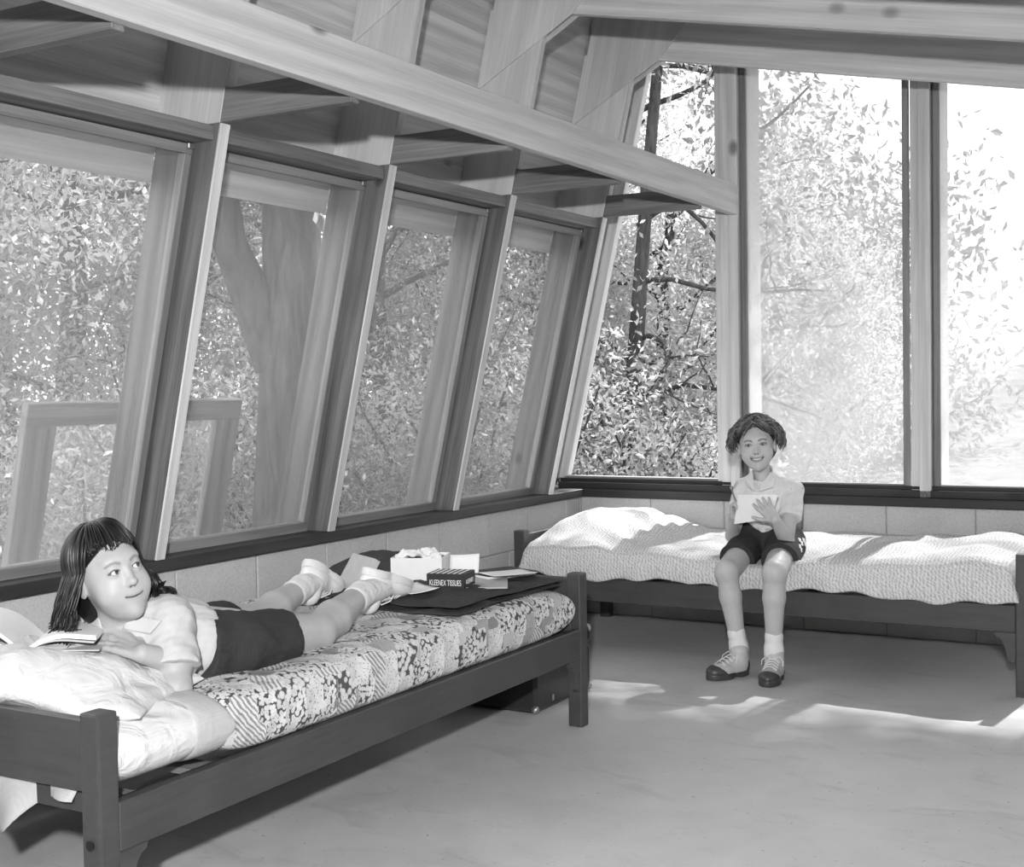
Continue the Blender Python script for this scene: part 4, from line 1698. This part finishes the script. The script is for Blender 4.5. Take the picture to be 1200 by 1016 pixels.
def shoe(root, heel, fwd, up, L, style):
    """style 'saddle' (dark sole, toe and heel) or 'sneaker' (white); heel = back bottom point, fwd = to the toe, up = away from the sole"""
    f = nrm(fwd)
    u_ = nrm(np.asarray(up, float) - f * (np.asarray(up) @ f))
    s_ = np.cross(f, u_)
    heel = np.asarray(heel, float)
    def q(a, b, c=0):
        return heel + L * (f * a + u_ * b + s_ * c)
    R = np.stack([f, s_, u_], 1)
    empt = empty('shoe', heel)
    empt.parent = root
    empt.matrix_parent_inverse = W[root.name].inverted()
    bot = (q(0, .10), -u_)
    up_p = [ell(q(.30, .18), V3(.30, .185, .21) * L, R, .02 * L, 'u', [bot]),
            ell(q(.66, .14), V3(.33, .195, .155) * L, R, .06 * L, 'u', [bot]),
            cap(q(.22, .25), q(.20, .46), .185 * L, .175 * L, .05 * L)]
    um = 'shoe_light' if style == 'saddle' else 'canvas'
    me = sdf_mesh('upper', up_p, .0030)
    link('upper', me, um, empt)
    sole = [ell(q(.26, .06), V3(.27, .175, .3) * L, R, .02 * L, 'u', [(q(0, .115), u_), (q(0, .0), -u_)]),
            ell(q(.66, .06), V3(.345, .205, .3) * L, R, .05 * L, 'u', [(q(0, .115), u_), (q(0, .0), -u_)])]
    if style == 'saddle':
        sole.append(ell(q(.43, -.03), V3(.09, .4, .075) * L, R, .02 * L, 's'))
    sm_ = 'shoe_dark' if style == 'saddle' else 'rubber'
    link('sole', sdf_mesh('sole', sole, .0030), sm_, empt)
    if style == 'saddle':
        tc_ = [ell(q(.66, .14), V3(.345, .208, .165) * L, R, .02 * L, 'u', [(q(.70, .15), -(f * .8 - u_ * .9)), bot])]
        tc_[0].fn = (lambda fn0: (lambda X, Y, Z: fn0(X, Y, Z)))(tc_[0].fn)
        link('toe_cap', sdf_mesh('toe_cap', tc_, .0030), 'shoe_dark', empt)
        hc = [ell(q(.28, .18), V3(.305, .198, .26) * L, R, .02 * L, 'u', [(q(.17, .1), f * .9 + u_ * .25), bot])]
        link('heel_counter', sdf_mesh('heel_counter', hc, .0030), 'shoe_dark', empt)
    else:
        hb = [ell(q(.28, .18), V3(.315, .05, .24) * L, R, .02 * L, 'u', [(q(.06, .1), f), (q(0, .30), -u_)])]
        link('heel_patch', sdf_mesh('heel_patch', hb, .0025), 'shoe_dark', empt)
    # laces
    acc = Acc()
    for k in range(4):
        a = .40 + k * .085
        z = .40 - k * .030
        acc.add(*tube_np([q(a, z - .05, -.13), q(a + .02, z + .012, -.05), q(a + .03, z + .012, .05), q(a + .05, z - .05, .13)], .0022, 5))
        acc.add(*tube_np([q(a, z - .05, .13), q(a + .02, z + .014, .05), q(a + .03, z + .014, -.05), q(a + .05, z - .05, -.13)], .0022, 5))
    for sg in (-1, 1):
        acc.add(*tube_np([q(.38, .40, .02 * sg), q(.36, .46, .12 * sg), q(.44, .38, .2 * sg), q(.47, .30, .20 * sg)], .0022, 5))
    link('laces', acc.mesh('laces'), 'sock', empt)
    return empt
# ================================================================== girl lying on the near bed
g1 = thing('person', 'dark-haired girl lying on the near bed over a book, in dark shorts', 'person', (.72, -3.48, .49))
to_cam = nrm(V3(2.29, -2.08, .40))
rr_ = np.array(c_r)
uu_ = np.array(c_u)
yaw, roll, ptc = math.radians(33), math.radians(20), math.radians(5)
F1 = nrm(math.cos(yaw) * to_cam + math.sin(yaw) * rr_ + math.tan(ptc) * uu_)
U1 = nrm(math.cos(roll) * uu_ - math.sin(roll) * rr_)
H1 = Head((.705, -3.800, .742), F1, U1, 1.06, .90)
nb = V3(.700, -3.765, .618)                     # base of the neck
head = H1.prims(smile=.55, chub=1.06)
neck = [cap(nb, H1.p(0, -.018, -.050), .047, .043, .02)]
shN, shF = V3(.800, -3.700, .628), V3(.585, -3.745, .635)
elN, wrN = V3(.868, -3.757, .487), V3(.775, -3.845, .480)
elF, wrF = px(208, 776, 2.960), px(167, 766, 2.895)
armN = [cap(shN, elN, .040, .033, .02), cap(elN, wrN, .033, .024, .015)]
armF = [cap(shF, elF, .040, .033, .02), cap(elF, wrF, .031, .023, .015)]
hF = hand(wrF, px(120, 747, 2.925) - wrF, V3(-.25, .25, -1), -1, .95, (.10, .30, .25), .12, (.6, .6, .3))
hN = hand(wrN, V3(-.6, -.6, .1), V3(0, 0, -1), 1, .90)
hipN, knN, anN = V3(.800, -3.465, .530), V3(.815, -3.185, .508), V3(.728, -2.860, .560)
hipF, knF, anF = V3(.640, -3.445, .535), V3(.560, -3.120, .512), V3(.482, -2.835, .560)
legN = [cap(hipN, knN, .072, .052, .02), cap(knN, knN + (anN - knN) * .35, .050, .051, .015), cap(knN + (anN - knN) * .35, anN, .051, .032, .015)]
legF = [cap(hipF, knF, .072, .050, .02), cap(knF, knF + (anF - knF) * .35, .048, .049, .015), cap(knF + (anF - knF) * .35, anF, .049, .031, .015)]
tors = [cap((.70, -3.725, .600), (.715, -3.58, .555), .089, .080, .04), cap((.66, -3.50, .545), (.77, -3.50, .54), .080, .080, .04),
        cap(shN, shF, .045, .045, .03)]
allp = head + neck + armN + armF + hF + hN + legN + legF + tors
bh = bbox(head + neck, .01)
boxes = [(bh[0] - V3(.0, .0, .03), bh[1] + V3(.05, 0, 0), .0022)]
for gp in (armN, armF, hF, hN, legN, legF):
    b = bbox(gp)
    boxes.append((b[0], b[1], .0024 if gp in (hF, hN) else .005))
me = sdf_mesh('body', allp, .004, boxes, None, H1.paint(lips=.33, brow=.22, smile=.55, skin=.38), .38)
link('body', me, 'skin', g1)
for s in (-1, 1):
    eyeball(H1, s, (-.42, 1, .12), g1)

# hair: cap under many locks
hc = [H1.ell((0, -.018, .036), (.0785, .094, .080), .01), H1.ell((0, -.050, -.035), (.074, .055, .085), .03),
      H1.ell((0, .085, -.045), (.085, .085, .105), .012, 's')]
guides = []
for k in range(520):
    ph = R_.uniform(-math.pi, math.pi)
    ap = abs(ph)
    f0 = R_.uniform(1.05, 1.17)
    pts = []
    if ap < .82:
        # fringe, rolled under at the brow
        te = R_.uniform(.96, 1.14) + .10 * ap + .05 * math.sin(ph * 9)
        for t in np.linspace(.25, te, 11):
            pts.append(meridian(H1, t, ph * (1.0 + .12 * t), f0 + .10 * math.sin(t / te * math.pi) ** 2))
        last = pts[-1]
        pts.append(last + H1.R @ (H1.s * V3(0, .004, -.006)))
        pts.append(last + H1.R @ (H1.s * V3(0, -.003, -.010)))
    else:
        sg = 1 if ph > 0 else -1
        te = 1.62
        for t in np.linspace(.25, te, 9):
            # sweep backwards over the ear
            pts.append(meridian(H1, t, sg * min(math.pi, ap + .45 * max(0, t - .6) * (1.5 - min(1.4, ap))), f0 + .04 * math.sin(t)))
        L = R_.uniform(.13, .21)
        cur = pts[-1]
        loc = H1.R.T @ (cur - H1.o)
        out = nrm(V3(loc[0], min(loc[1], .01) - .01, 0))
        down = nrm(H1.R.T @ V3(0, 0, -1) * .75 + V3(0, -.1, -.25))
        ph0 = R_.uniform(0, 6.28)
        for j in range(1, 15):
            a = j / 14
            wob = V3(math.sin(a * 9 + ph0) * .010, math.cos(a * 8 + ph0) * .010, 0)
            b = out * (.030 * math.sin(a * 2.2)) + wob * a
            if a > .72:
                c_ = (a - .72) / .28 * 4.2
                b = b + out * .010 * (math.sin(c_)) + V3(0, 0, .008 * (1 - math.cos(c_)))
            pts.append(cur + H1.R @ (down * L * min(a, .86) + b) * H1.s)
    guides.append(pts)
# a thick lock behind the far cheek
for k in range(90):
    j_ = R_.normal(0, .010, 3)
    a0 = V3(-.070, -.030 + R_.uniform(-.03, .02), .02)
    a3 = V3(-.105, R_.uniform(-.03, .02), -.125 + R_.uniform(-.02, .03)) + j_
    pts = []
    for j in range(14):
        a = j / 13
        w_ = V3(math.sin(a * 8 + k) * .006, math.cos(a * 7 + k) * .006, 0) * a
        b = a0 + (a3 - a0) * a + V3(-.028 * math.sin(a * 3.1), 0, 0) + w_
        pts.append(H1.p(*b))
    guides.append(pts)
# loose ringlets by the far cheek, falling on the shoulder
for (p0, p1, r0, n_, tn) in ((V3(-.092, -.005, -.010), V3(-.128, .030, -.105), .017, 46, 1.8), (V3(-.080, .0, -.045), V3(-.098, .035, -.142), .016, 46, 1.7),
                            (V3(-.075, -.01, -.02), V3(-.112, .020, -.075), .018, 36, 1.5)):
    axd = nrm(p1 - p0)
    e1 = nrm(np.cross(axd, V3(0, 1, 0)))
    e2 = np.cross(axd, e1)
    for k in range(n_):
        ph0 = R_.normal(0, .55)
        rk = r0 * R_.uniform(.75, 1.2)
        pts = []
        for j in range(24):
            a = j / 23
            th = ph0 + a * tn * 6.28
            q_ = p0 + (p1 - p0) * (a * .92 + R_.normal(0, .004)) + rk * (.45 + .75 * a) * (math.cos(th) * e1 + math.sin(th) * e2)
            pts.append(H1.p(*q_))
        guides.append(pts)
hair_obj(g1, hc, guides, .0030, .005, .020, 'hair_dark')

# shirt
slN = nrm(elN - shN)
slF = nrm(elF - shF)
eN, eF = shN + slN * .122, shF + slF * .10
waist = (V3(.715, -3.580, .56), V3(0, .96, -.25))
sh_p = [cap((.70, -3.725, .598), (.712, -3.600, .562), .098, .098, .04, 'u', [waist]),
        cap((.712, -3.62, .560), (.70, -3.54, .545), .098, .096, .03, 'u', [waist]),
        cap((.66, -3.57, .545), (.77, -3.58, .54), .088, .088, .04, 'u', [waist]),
        cap(nb + V3(.01, .02, -.012), shN, .056, .050, .03), cap(nb + V3(-.01, .02, -.012), shF, .056, .050, .03),
        cap(shN + V3(-.01, 0, 0), eN + slN * .05, .054, .066, .025, 'u', [(eN, slN)]),
        cap(shF, eF + slF * .05, .054, .060, .025, 'u', [(eF, slF)]),
        cap(nb + V3(0, .01, -.01), nb + V3(.003, .002, .006), .060, .054, .02),
        cap(nb + V3(0, 0, .03), H1.p(0, -.01, -.06), .052, .040, .004, 's'),
        cap(px(130, 728, 2.93), px(131, 742, 2.94), .036, .022, .004, 's')]
me = sdf_mesh('shirt', sh_p, .0040, None, (.0035, 75, 3))
link('shirt', me, 'shirt', g1)
# collar flaps
def flap(name, pts, th, mat, parent):
    n = len(pts)
    a = Vector(pts[0]); b = Vector(pts[1]); c = Vector(pts[-1])
    nn = (b - a).cross(c - a).normalized() * th / 2
    Vx = [Vector(p) + nn for p in pts] + [Vector(p) - nn for p in pts]
    Fx = [tuple(range(n)), tuple(reversed(range(n, 2 * n)))] + [(i, i + n, (i + 1) % n + n, (i + 1) % n) for i in range(n)]
    return link(name, mesh(name, Vx, Fx), mat, parent)
for cr in ([(98, 702), (113, 714), (121, 738), (99, 730)], [(149, 719), (190, 727), (176, 743), (142, 737)]):
    patch_on('collar', sh_p, [px(u, v, 3.08) for u, v in cr], .004, .003, 'shirt', g1)
# shorts
hemN = (V3(.815, -3.318, .52), nrm(V3(.08, 1, -.05)))
hemF = (V3(.60, -3.315, .52), nrm(V3(-.12, 1, -.05)))
wst = (V3(.715, -3.605, .56), nrm(V3(0, -.96, .28)))
st_p = [cap((.665, -3.60, .535), (.765, -3.60, .530), .100, .100, .05, 'u', [wst]),
        cap((.655, -3.50, .532), (.785, -3.50, .528), .086, .086, .05),
        cap(hipN + V3(0, -.02, -.006), knN, .086, .076, .03, 'u', [hemN]),
        cap(hipF + V3(0, -.02, -.006), knF, .086, .074, .03, 'u', [hemF])]
link('shorts', sdf_mesh('shorts', st_p, .0042, None, (.003, 55, 8)), 'shorts', g1)
# socks and sneakers
for an, kn, hl, toe, upv in ((anN, knN, V3(.700, -2.800, .632), V3(.722, -2.585, .560), V3(0, .35, -1)), (anF, knF, V3(.455, -2.772, .640), V3(.445, -2.640, .556), V3(0, .8, -1))):
    d = nrm(kn - an)
    fw = nrm(toe - hl)
    mid = hl + (toe - hl) * .25
    sp_ = [cap(an + d * .052, an, .0385, .0375, .01), cap(an, hl + fw * .06 + nrm(upv) * .055, .0375, .036, .015), cap(an + d * .054, an + d * .040, .0405, .0405, .004)]
    link('sock', sdf_mesh('sock', sp_, .003, None, (.0012, 130, 2)), 'sock', g1)
    shoe(g1, hl, fw, upv, .215, 'sneaker')

# open book on the pillow: two arched halves
bkc = V3(.565, -3.900, .590)
bx_ = nrm(V3(.867, .497, 0))
by_ = nrm(V3(-.60, .80, 0))
ob = thing('open_book', 'open book with printed pages resting on the white pillow', 'book', bkc)
def lobe(nm, sg, wid, h0, h1, mat, d0, d1, thick):
    n = 18
    Vx, Q = [], []
    for i in range(n):
        t = i / (n - 1)
        x = sg * wid * t
        z = (h0 * math.sin(min(1, t * 1.5) * math.pi / 2) * (1 - .55 * t) + h1 * t)
        for y in (d0, d1):
            for zz in (z, max(z - thick, -.012)):
                Vx.append(bkc + bx_ * x + by_ * y + V3(0, 0, zz))
    for i in range(n - 1):
        a, b = i * 4, (i + 1) * 4
        Q += [(a, a + 2, b + 2, b), (a + 1, b + 1, b + 3, a + 3), (a, b, b + 1, a + 1), (a + 2, a + 3, b + 3, b + 2)]
    Q += [(0, 1, 3, 2), ((n - 1) * 4, (n - 1) * 4 + 2, (n - 1) * 4 + 3, (n - 1) * 4 + 1)]
    if sg < 0:
        Q = [q[::-1] for q in Q]
    return link(nm, mesh(nm, Vx, Q), mat, ob)
lobe('pages', 1, .165, .046, .012, 'paper', -.10, .11, .010)
lobe('pages', 1, .160, .034, .004, 'card', -.098, .108, .004)
lobe('pages', -1, .165, .052, .050, 'paper', -.10, .11, .010)
lobe('pages', -1, .162, .036, .038, 'black_print', -.099, .109, .006)
lobe('cover', 1, .172, .004, .0, 'card', -.104, .114, .003)
lobe('cover', -1, .172, .022, .026, 'paper', -.104, .114, .004)

# ================================================================== girl sitting on the far bed
g2 = thing('person', 'smiling girl sitting on the far bed with a notepad in both hands', 'person', (1.245, -.72, .42))
tc2 = nrm(V3(1.766, -5.13, .25))
rl2 = math.radians(6)
H2 = Head((1.216, -.775, .906), nrm(tc2 + V3(-.05, 0, -.06)), nrm(math.cos(rl2) * V3(0, 0, 1) - math.sin(rl2) * rr_), 1.0)
nb2 = V3(1.232, -.735, .770)
head2 = H2.prims(smile=1.0, teeth=True, chub=.97)
neck2 = [cap(nb2, H2.p(0, -.02, -.045), .037, .036, .02)]
sR, sL = V3(1.132, -.700, .716), V3(1.352, -.715, .716)        # her right is at image left
eR_, wR_ = V3(1.118, -.805, .530), V3(1.160, -.905, .622)
eL_, wL_ = V3(1.362, -.850, .520), V3(1.352, -.955, .618)
arR = [cap(sR, eR_, .033, .028, .02), cap(eR_, wR_, .029, .021, .015)]
arL = [cap(sL, eL_, .033, .029, .02), cap(eL_, wL_, .030, .021, .015)]
hR2 = hand(wR_, V3(.10, -.20, .95), V3(1, -.25, -.1), 1, .82, (1.0, 1.2, .8), .04, (.7, .4, .5))
hL2 = hand(wL_, V3(-.55, -.10, .70), V3(-.1, 1, .1), 1, .88, (.22, .30, .2), .22, (.55, .80, .05))
hpR, kR, aR = V3(1.170, -.720, .488), V3(1.185, -1.060, .415), V3(1.222, -1.020, .085)
hpL, kL, aL = V3(1.322, -.720, .488), V3(1.384, -1.070, .425), V3(1.366, -1.030, .085)
lgR = [cap(hpR, kR, .062, .047, .02), cap(kR, kR + (aR - kR) * .3, .043, .043, .015), cap(kR + (aR - kR) * .3, aR, .043, .027, .015), ell(kR + V3(0, -.012, .004), V3(.038, .036, .042), None, .015)]
lgL = [cap(hpL, kL, .062, .047, .02), cap(kL, kL + (aL - kL) * .3, .043, .043, .015), cap(kL + (aL - kL) * .3, aL, .043, .027, .015), ell(kL + V3(0, -.012, .004), V3(.038, .036, .042), None, .015)]
trs = [cap((1.245, -.70, .52), (1.238, -.715, .69), .085, .080, .04), cap(sR, sL, .04, .04, .03)]
allp = head2 + neck2 + arR + arL + hR2 + hL2 + lgR + lgL + trs
bh = bbox(head2 + neck2, .01)
boxes = [(bh[0], bh[1], .0022)]
for gp in (arR, arL, hR2, hL2, lgR, lgL):
    b = bbox(gp)
    boxes.append((b[0], b[1], .0022 if gp in (hR2, hL2) else .0045))
me = sdf_mesh('body', allp, .004, boxes, None, H2.paint(lips=.27, brow=.14, smile=1.0, teeth=True, skin=.43), .43)
link('body', me, 'skin', g2)
for s in (-1, 1):
    eyeball(H2, s, (0.02, 1, -.02), g2)
# teeth
acc = Acc()
acc.add(*tube_np([H2.p(-.020, .0715, -.0490), H2.p(-.011, .0780, -.0528), H2.p(0, .0800, -.0540), H2.p(.011, .0780, -.0528), H2.p(.020, .0715, -.0490)], .0042 * H2.s, 8))
link('teeth', acc.mesh('teeth'), 'teeth', g2)
# hair: short wavy bob that flips out at the sides
hc = [H2.ell((0, -.018, .038), (.080, .094, .081), .01), H2.ell((0, -.055, -.020), (.078, .045, .062), .03), H2.ell((0, .088, -.034), (.086, .092, .110), .012, 's')]
guides = []
for k in range(620):
    ph = R_.uniform(-math.pi, math.pi)
    ap = abs(ph)
    sg = 1 if ph > 0 else -1
    f0 = R_.uniform(1.08, 1.26)
    w0 = round(ph * 6.5) * 2.4 + R_.uniform(-.5, .5)
    pts = []
    # everything is combed sideways and back from a high hairline
    pe = max(ap, R_.uniform(1.0, 2.0)) if ap < 1.6 else ap
    te = R_.uniform(1.05, 1.5)
    t0 = .15 if ap > 1.0 else R_.uniform(.1, .55)
    for t in np.linspace(t0, te, 13):
        m = (t - t0) / (te - t0)
        pp = ap + (pe - ap) * m ** .8 + .06 * math.sin(m * 9 + w0)
        pts.append(meridian(H2, t if ap > .9 else t * (1 - .10 * m), sg * pp, f0 + .075 * math.sin(m * 11 + w0) + .15 * m * m))
    cur = pts[-1]
    loc = H2.R.T @ (cur - H2.o)
    out = nrm(V3(loc[0], min(loc[1], .004) * .7, 0))
    L = R_.uniform(.030, .070)
    r0 = R_.uniform(.004, .013)
    for j in range(1, 13):
        a = j / 12
        c_ = a * 5.0
        b = V3(0, 0, -L * a) + out * (.004 * a + r0 * (1 - math.cos(c_))) + V3(.003 * math.sin(a * 9 + w0), .005 * math.cos(a * 8 + w0), r0 * .7 * math.sin(c_) * a)
        pts.append(cur + H2.R @ b * H2.s)
    guides.append(pts)
# wavy front locks swept off the forehead to both sides
for k in range(90):
    sg = 1 if k % 2 else -1
    x0 = R_.uniform(-.022, .022)
    w0 = R_.uniform(0, 6.28)
    ze = R_.uniform(.030, .064)
    pts = []
    for j in range(12):
        a = j / 11
        x = x0 + sg * (.085 * a)
        y = .088 * math.sqrt(max(0, 1 - (x / .088) ** 2)) - .010 + .006 * math.sin(a * 7 + w0)
        z = .098 - (.098 - ze) * a ** 1.3 + .007 * math.sin(a * 9 + w0)
        pts.append(H2.p(x, y * (.80 + .14 * math.sin(a * 3.1)), z))
    guides.append(pts)
hair_obj(g2, hc, guides, .0036, .030, .20, 'hair_brown')
# shirt
dR, dL = nrm(eR_ - sR), nrm(eL_ - sL)
ceR, ceL = sR + dR * .125, sL + dL * .130
wst2 = (V3(1.245, -.70, .545), V3(0, 0, -1))
sp2 = [cap((1.245, -.690, .50), (1.240, -.705, .665), .092, .090, .04, 'u', [wst2]), cap((1.205, -.70, .66), (1.275, -.70, .66), .088, .088, .04, 'u', [wst2]),
       cap(nb2 + V3(-.02, .005, -.012), sR, .050, .038, .02), cap(nb2 + V3(.02, .005, -.012), sL, .050, .038, .02), cap(sR, ceR + dR * .05, .041, .049, .018, 'u', [(ceR, dR)]), cap(sL, ceL + dL * .05, .041, .052, .018, 'u', [(ceL, dL)]),
       cap(nb2 + V3(0, .004, -.02), nb2 + V3(0, .0, .006), .060, .048, .025), cap(nb2 + V3(0, -.02, .018), H2.p(0, -.01, -.06), .043, .034, .004, 's')]
link('shirt', sdf_mesh('shirt', sp2, .0038, None, (.0028, 85, 5)), 'shirt_light', g2)
def c2(x, y, z):
    return nb2 + V3(x, y, z)
flap('collar', [c2(-.040, -.030, .026), c2(-.062, -.052, -.006), c2(-.050, -.082, -.030), c2(-.008, -.094, -.052), c2(-.022, -.066, -.012)], .003, 'shirt_light', g2)
flap('collar', [c2(.040, -.030, .026), c2(.022, -.066, -.012), c2(.014, -.094, -.050), c2(.066, -.080, -.034), c2(.066, -.048, -.004)], .003, 'shirt_light', g2)
# shorts with a pale diamond braid down the side
hmR = (V3(1.178, -.925, .45), nrm(kR - hpR)); hmL = (V3(1.360, -.925, .45), nrm(kL - hpL))
st2 = [cap((1.190, -.71, .515), (1.300, -.71, .515), .082, .082, .04, 'u', [(V3(1.24, -.7, .578), V3(0, 0, 1))]),
       cap(hpR, kR, .078, .070, .03, 'u', [hmR]), cap(hpL, kL, .078, .072, .03, 'u', [hmL])]
link('shorts', sdf_mesh('shorts', st2, .0038, None, (.002, 70, 9)), 'shorts', g2)
ax_ = nrm(kL - hpL)
for k in range(5):
    p0 = hpL + ax_ * (.03 + k * .040)
    r_ = .0785 - .0030 * k
    for a0 in ((.42, .62) if k % 2 else (.22, .42)):
        def on(a, t_):
            sd_ = nrm(np.cross(ax_, V3(0, 0, 1)))
            up2 = np.cross(sd_, ax_)
            if sd_[0] < 0:
                sd_ = -sd_
                up2 = up2
            return p0 + ax_ * t_ + (r_ + .0035) * (math.cos(a) * sd_ + math.sin(a) * np.abs(up2) * np.sign(up2 + 1e-9) * (1 if up2[2] > 0 else -1))
        flap('braid', [on(a0 - .15, 0), on(a0, .020), on(a0 + .15, .0), on(a0, -.020)], .0024, 'sock', g2)
# socks and two-tone shoes
for an, kn, toe, hl in ((aR, kR, V3(1.150, -1.185, 0), V3(1.245, -1.000, 0)), (aL, kL, V3(1.392, -1.205, 0), V3(1.368, -.995, 0))):
    d = nrm(kn - an)
    sp_ = [cap(an + d * .085, an - d * .02, .0345, .0355, .008), cap(an + d * .088, an + d * .080, .0360, .0360, .003), cap(an + d * .030, an + d * .026, .0385, .0385, .012)]
    link('sock', sdf_mesh('sock', sp_, .0028, None, (.0014, 120, 4)), 'sock', g2)
    shoe(g2, hl + V3(0, 0, .001), toe - hl, V3(0, 0, 1), .208, 'saddle')

# notepad held up in front of her
npd = thing('notepad', 'white notepad held open by the sitting girl', 'notepad', (1.25, -.93, .60))
A = V3(1.195, -.945, .707); B = V3(1.362, -.955, .712); Cc = V3(1.318, -.925, .618); Dd = V3(1.166, -.915, .590)
def slab(nm, pts, th, mat, parent, off=0):
    return flap(nm, [p + V3(0, off, 0) for p in pts], th, mat, parent)
slab('page', [A, B, Cc, Dd], .003, 'paper', npd)
slab('page', [A + V3(0, .006, .002), B + V3(0, .008, .003), Cc + V3(.004, .010, .004), Dd + V3(.004, .009, .004)], .003, 'paper', npd)
acc = Acc(); acc.add(*tube_np([A + V3(-.002, .003, .001), (A + B) / 2 + V3(0, .003, .002), B + V3(.002, .003, .001)], .0055, 8))
link('spine', acc.mesh('spine'), 'paper', npd)
pc = thing('pencil', 'slim pencil in the hand of the sitting girl', 'pencil', (1.17, -.92, .66))
acc = Acc(); acc.add(*tube_np([V3(1.158, -.925, .735), V3(1.172, -.915, .690), V3(1.190, -.900, .640)], .0032, 6))
link('shaft', acc.mesh('shaft'), 'pencil', pc)
acc = Acc(); acc.add(*tube_np([V3(1.158, -.925, .735), V3(1.1555, -.9265, .743)], .0036, 8))
link('ferrule', acc.mesh('ferrule'), 'metal', pc)
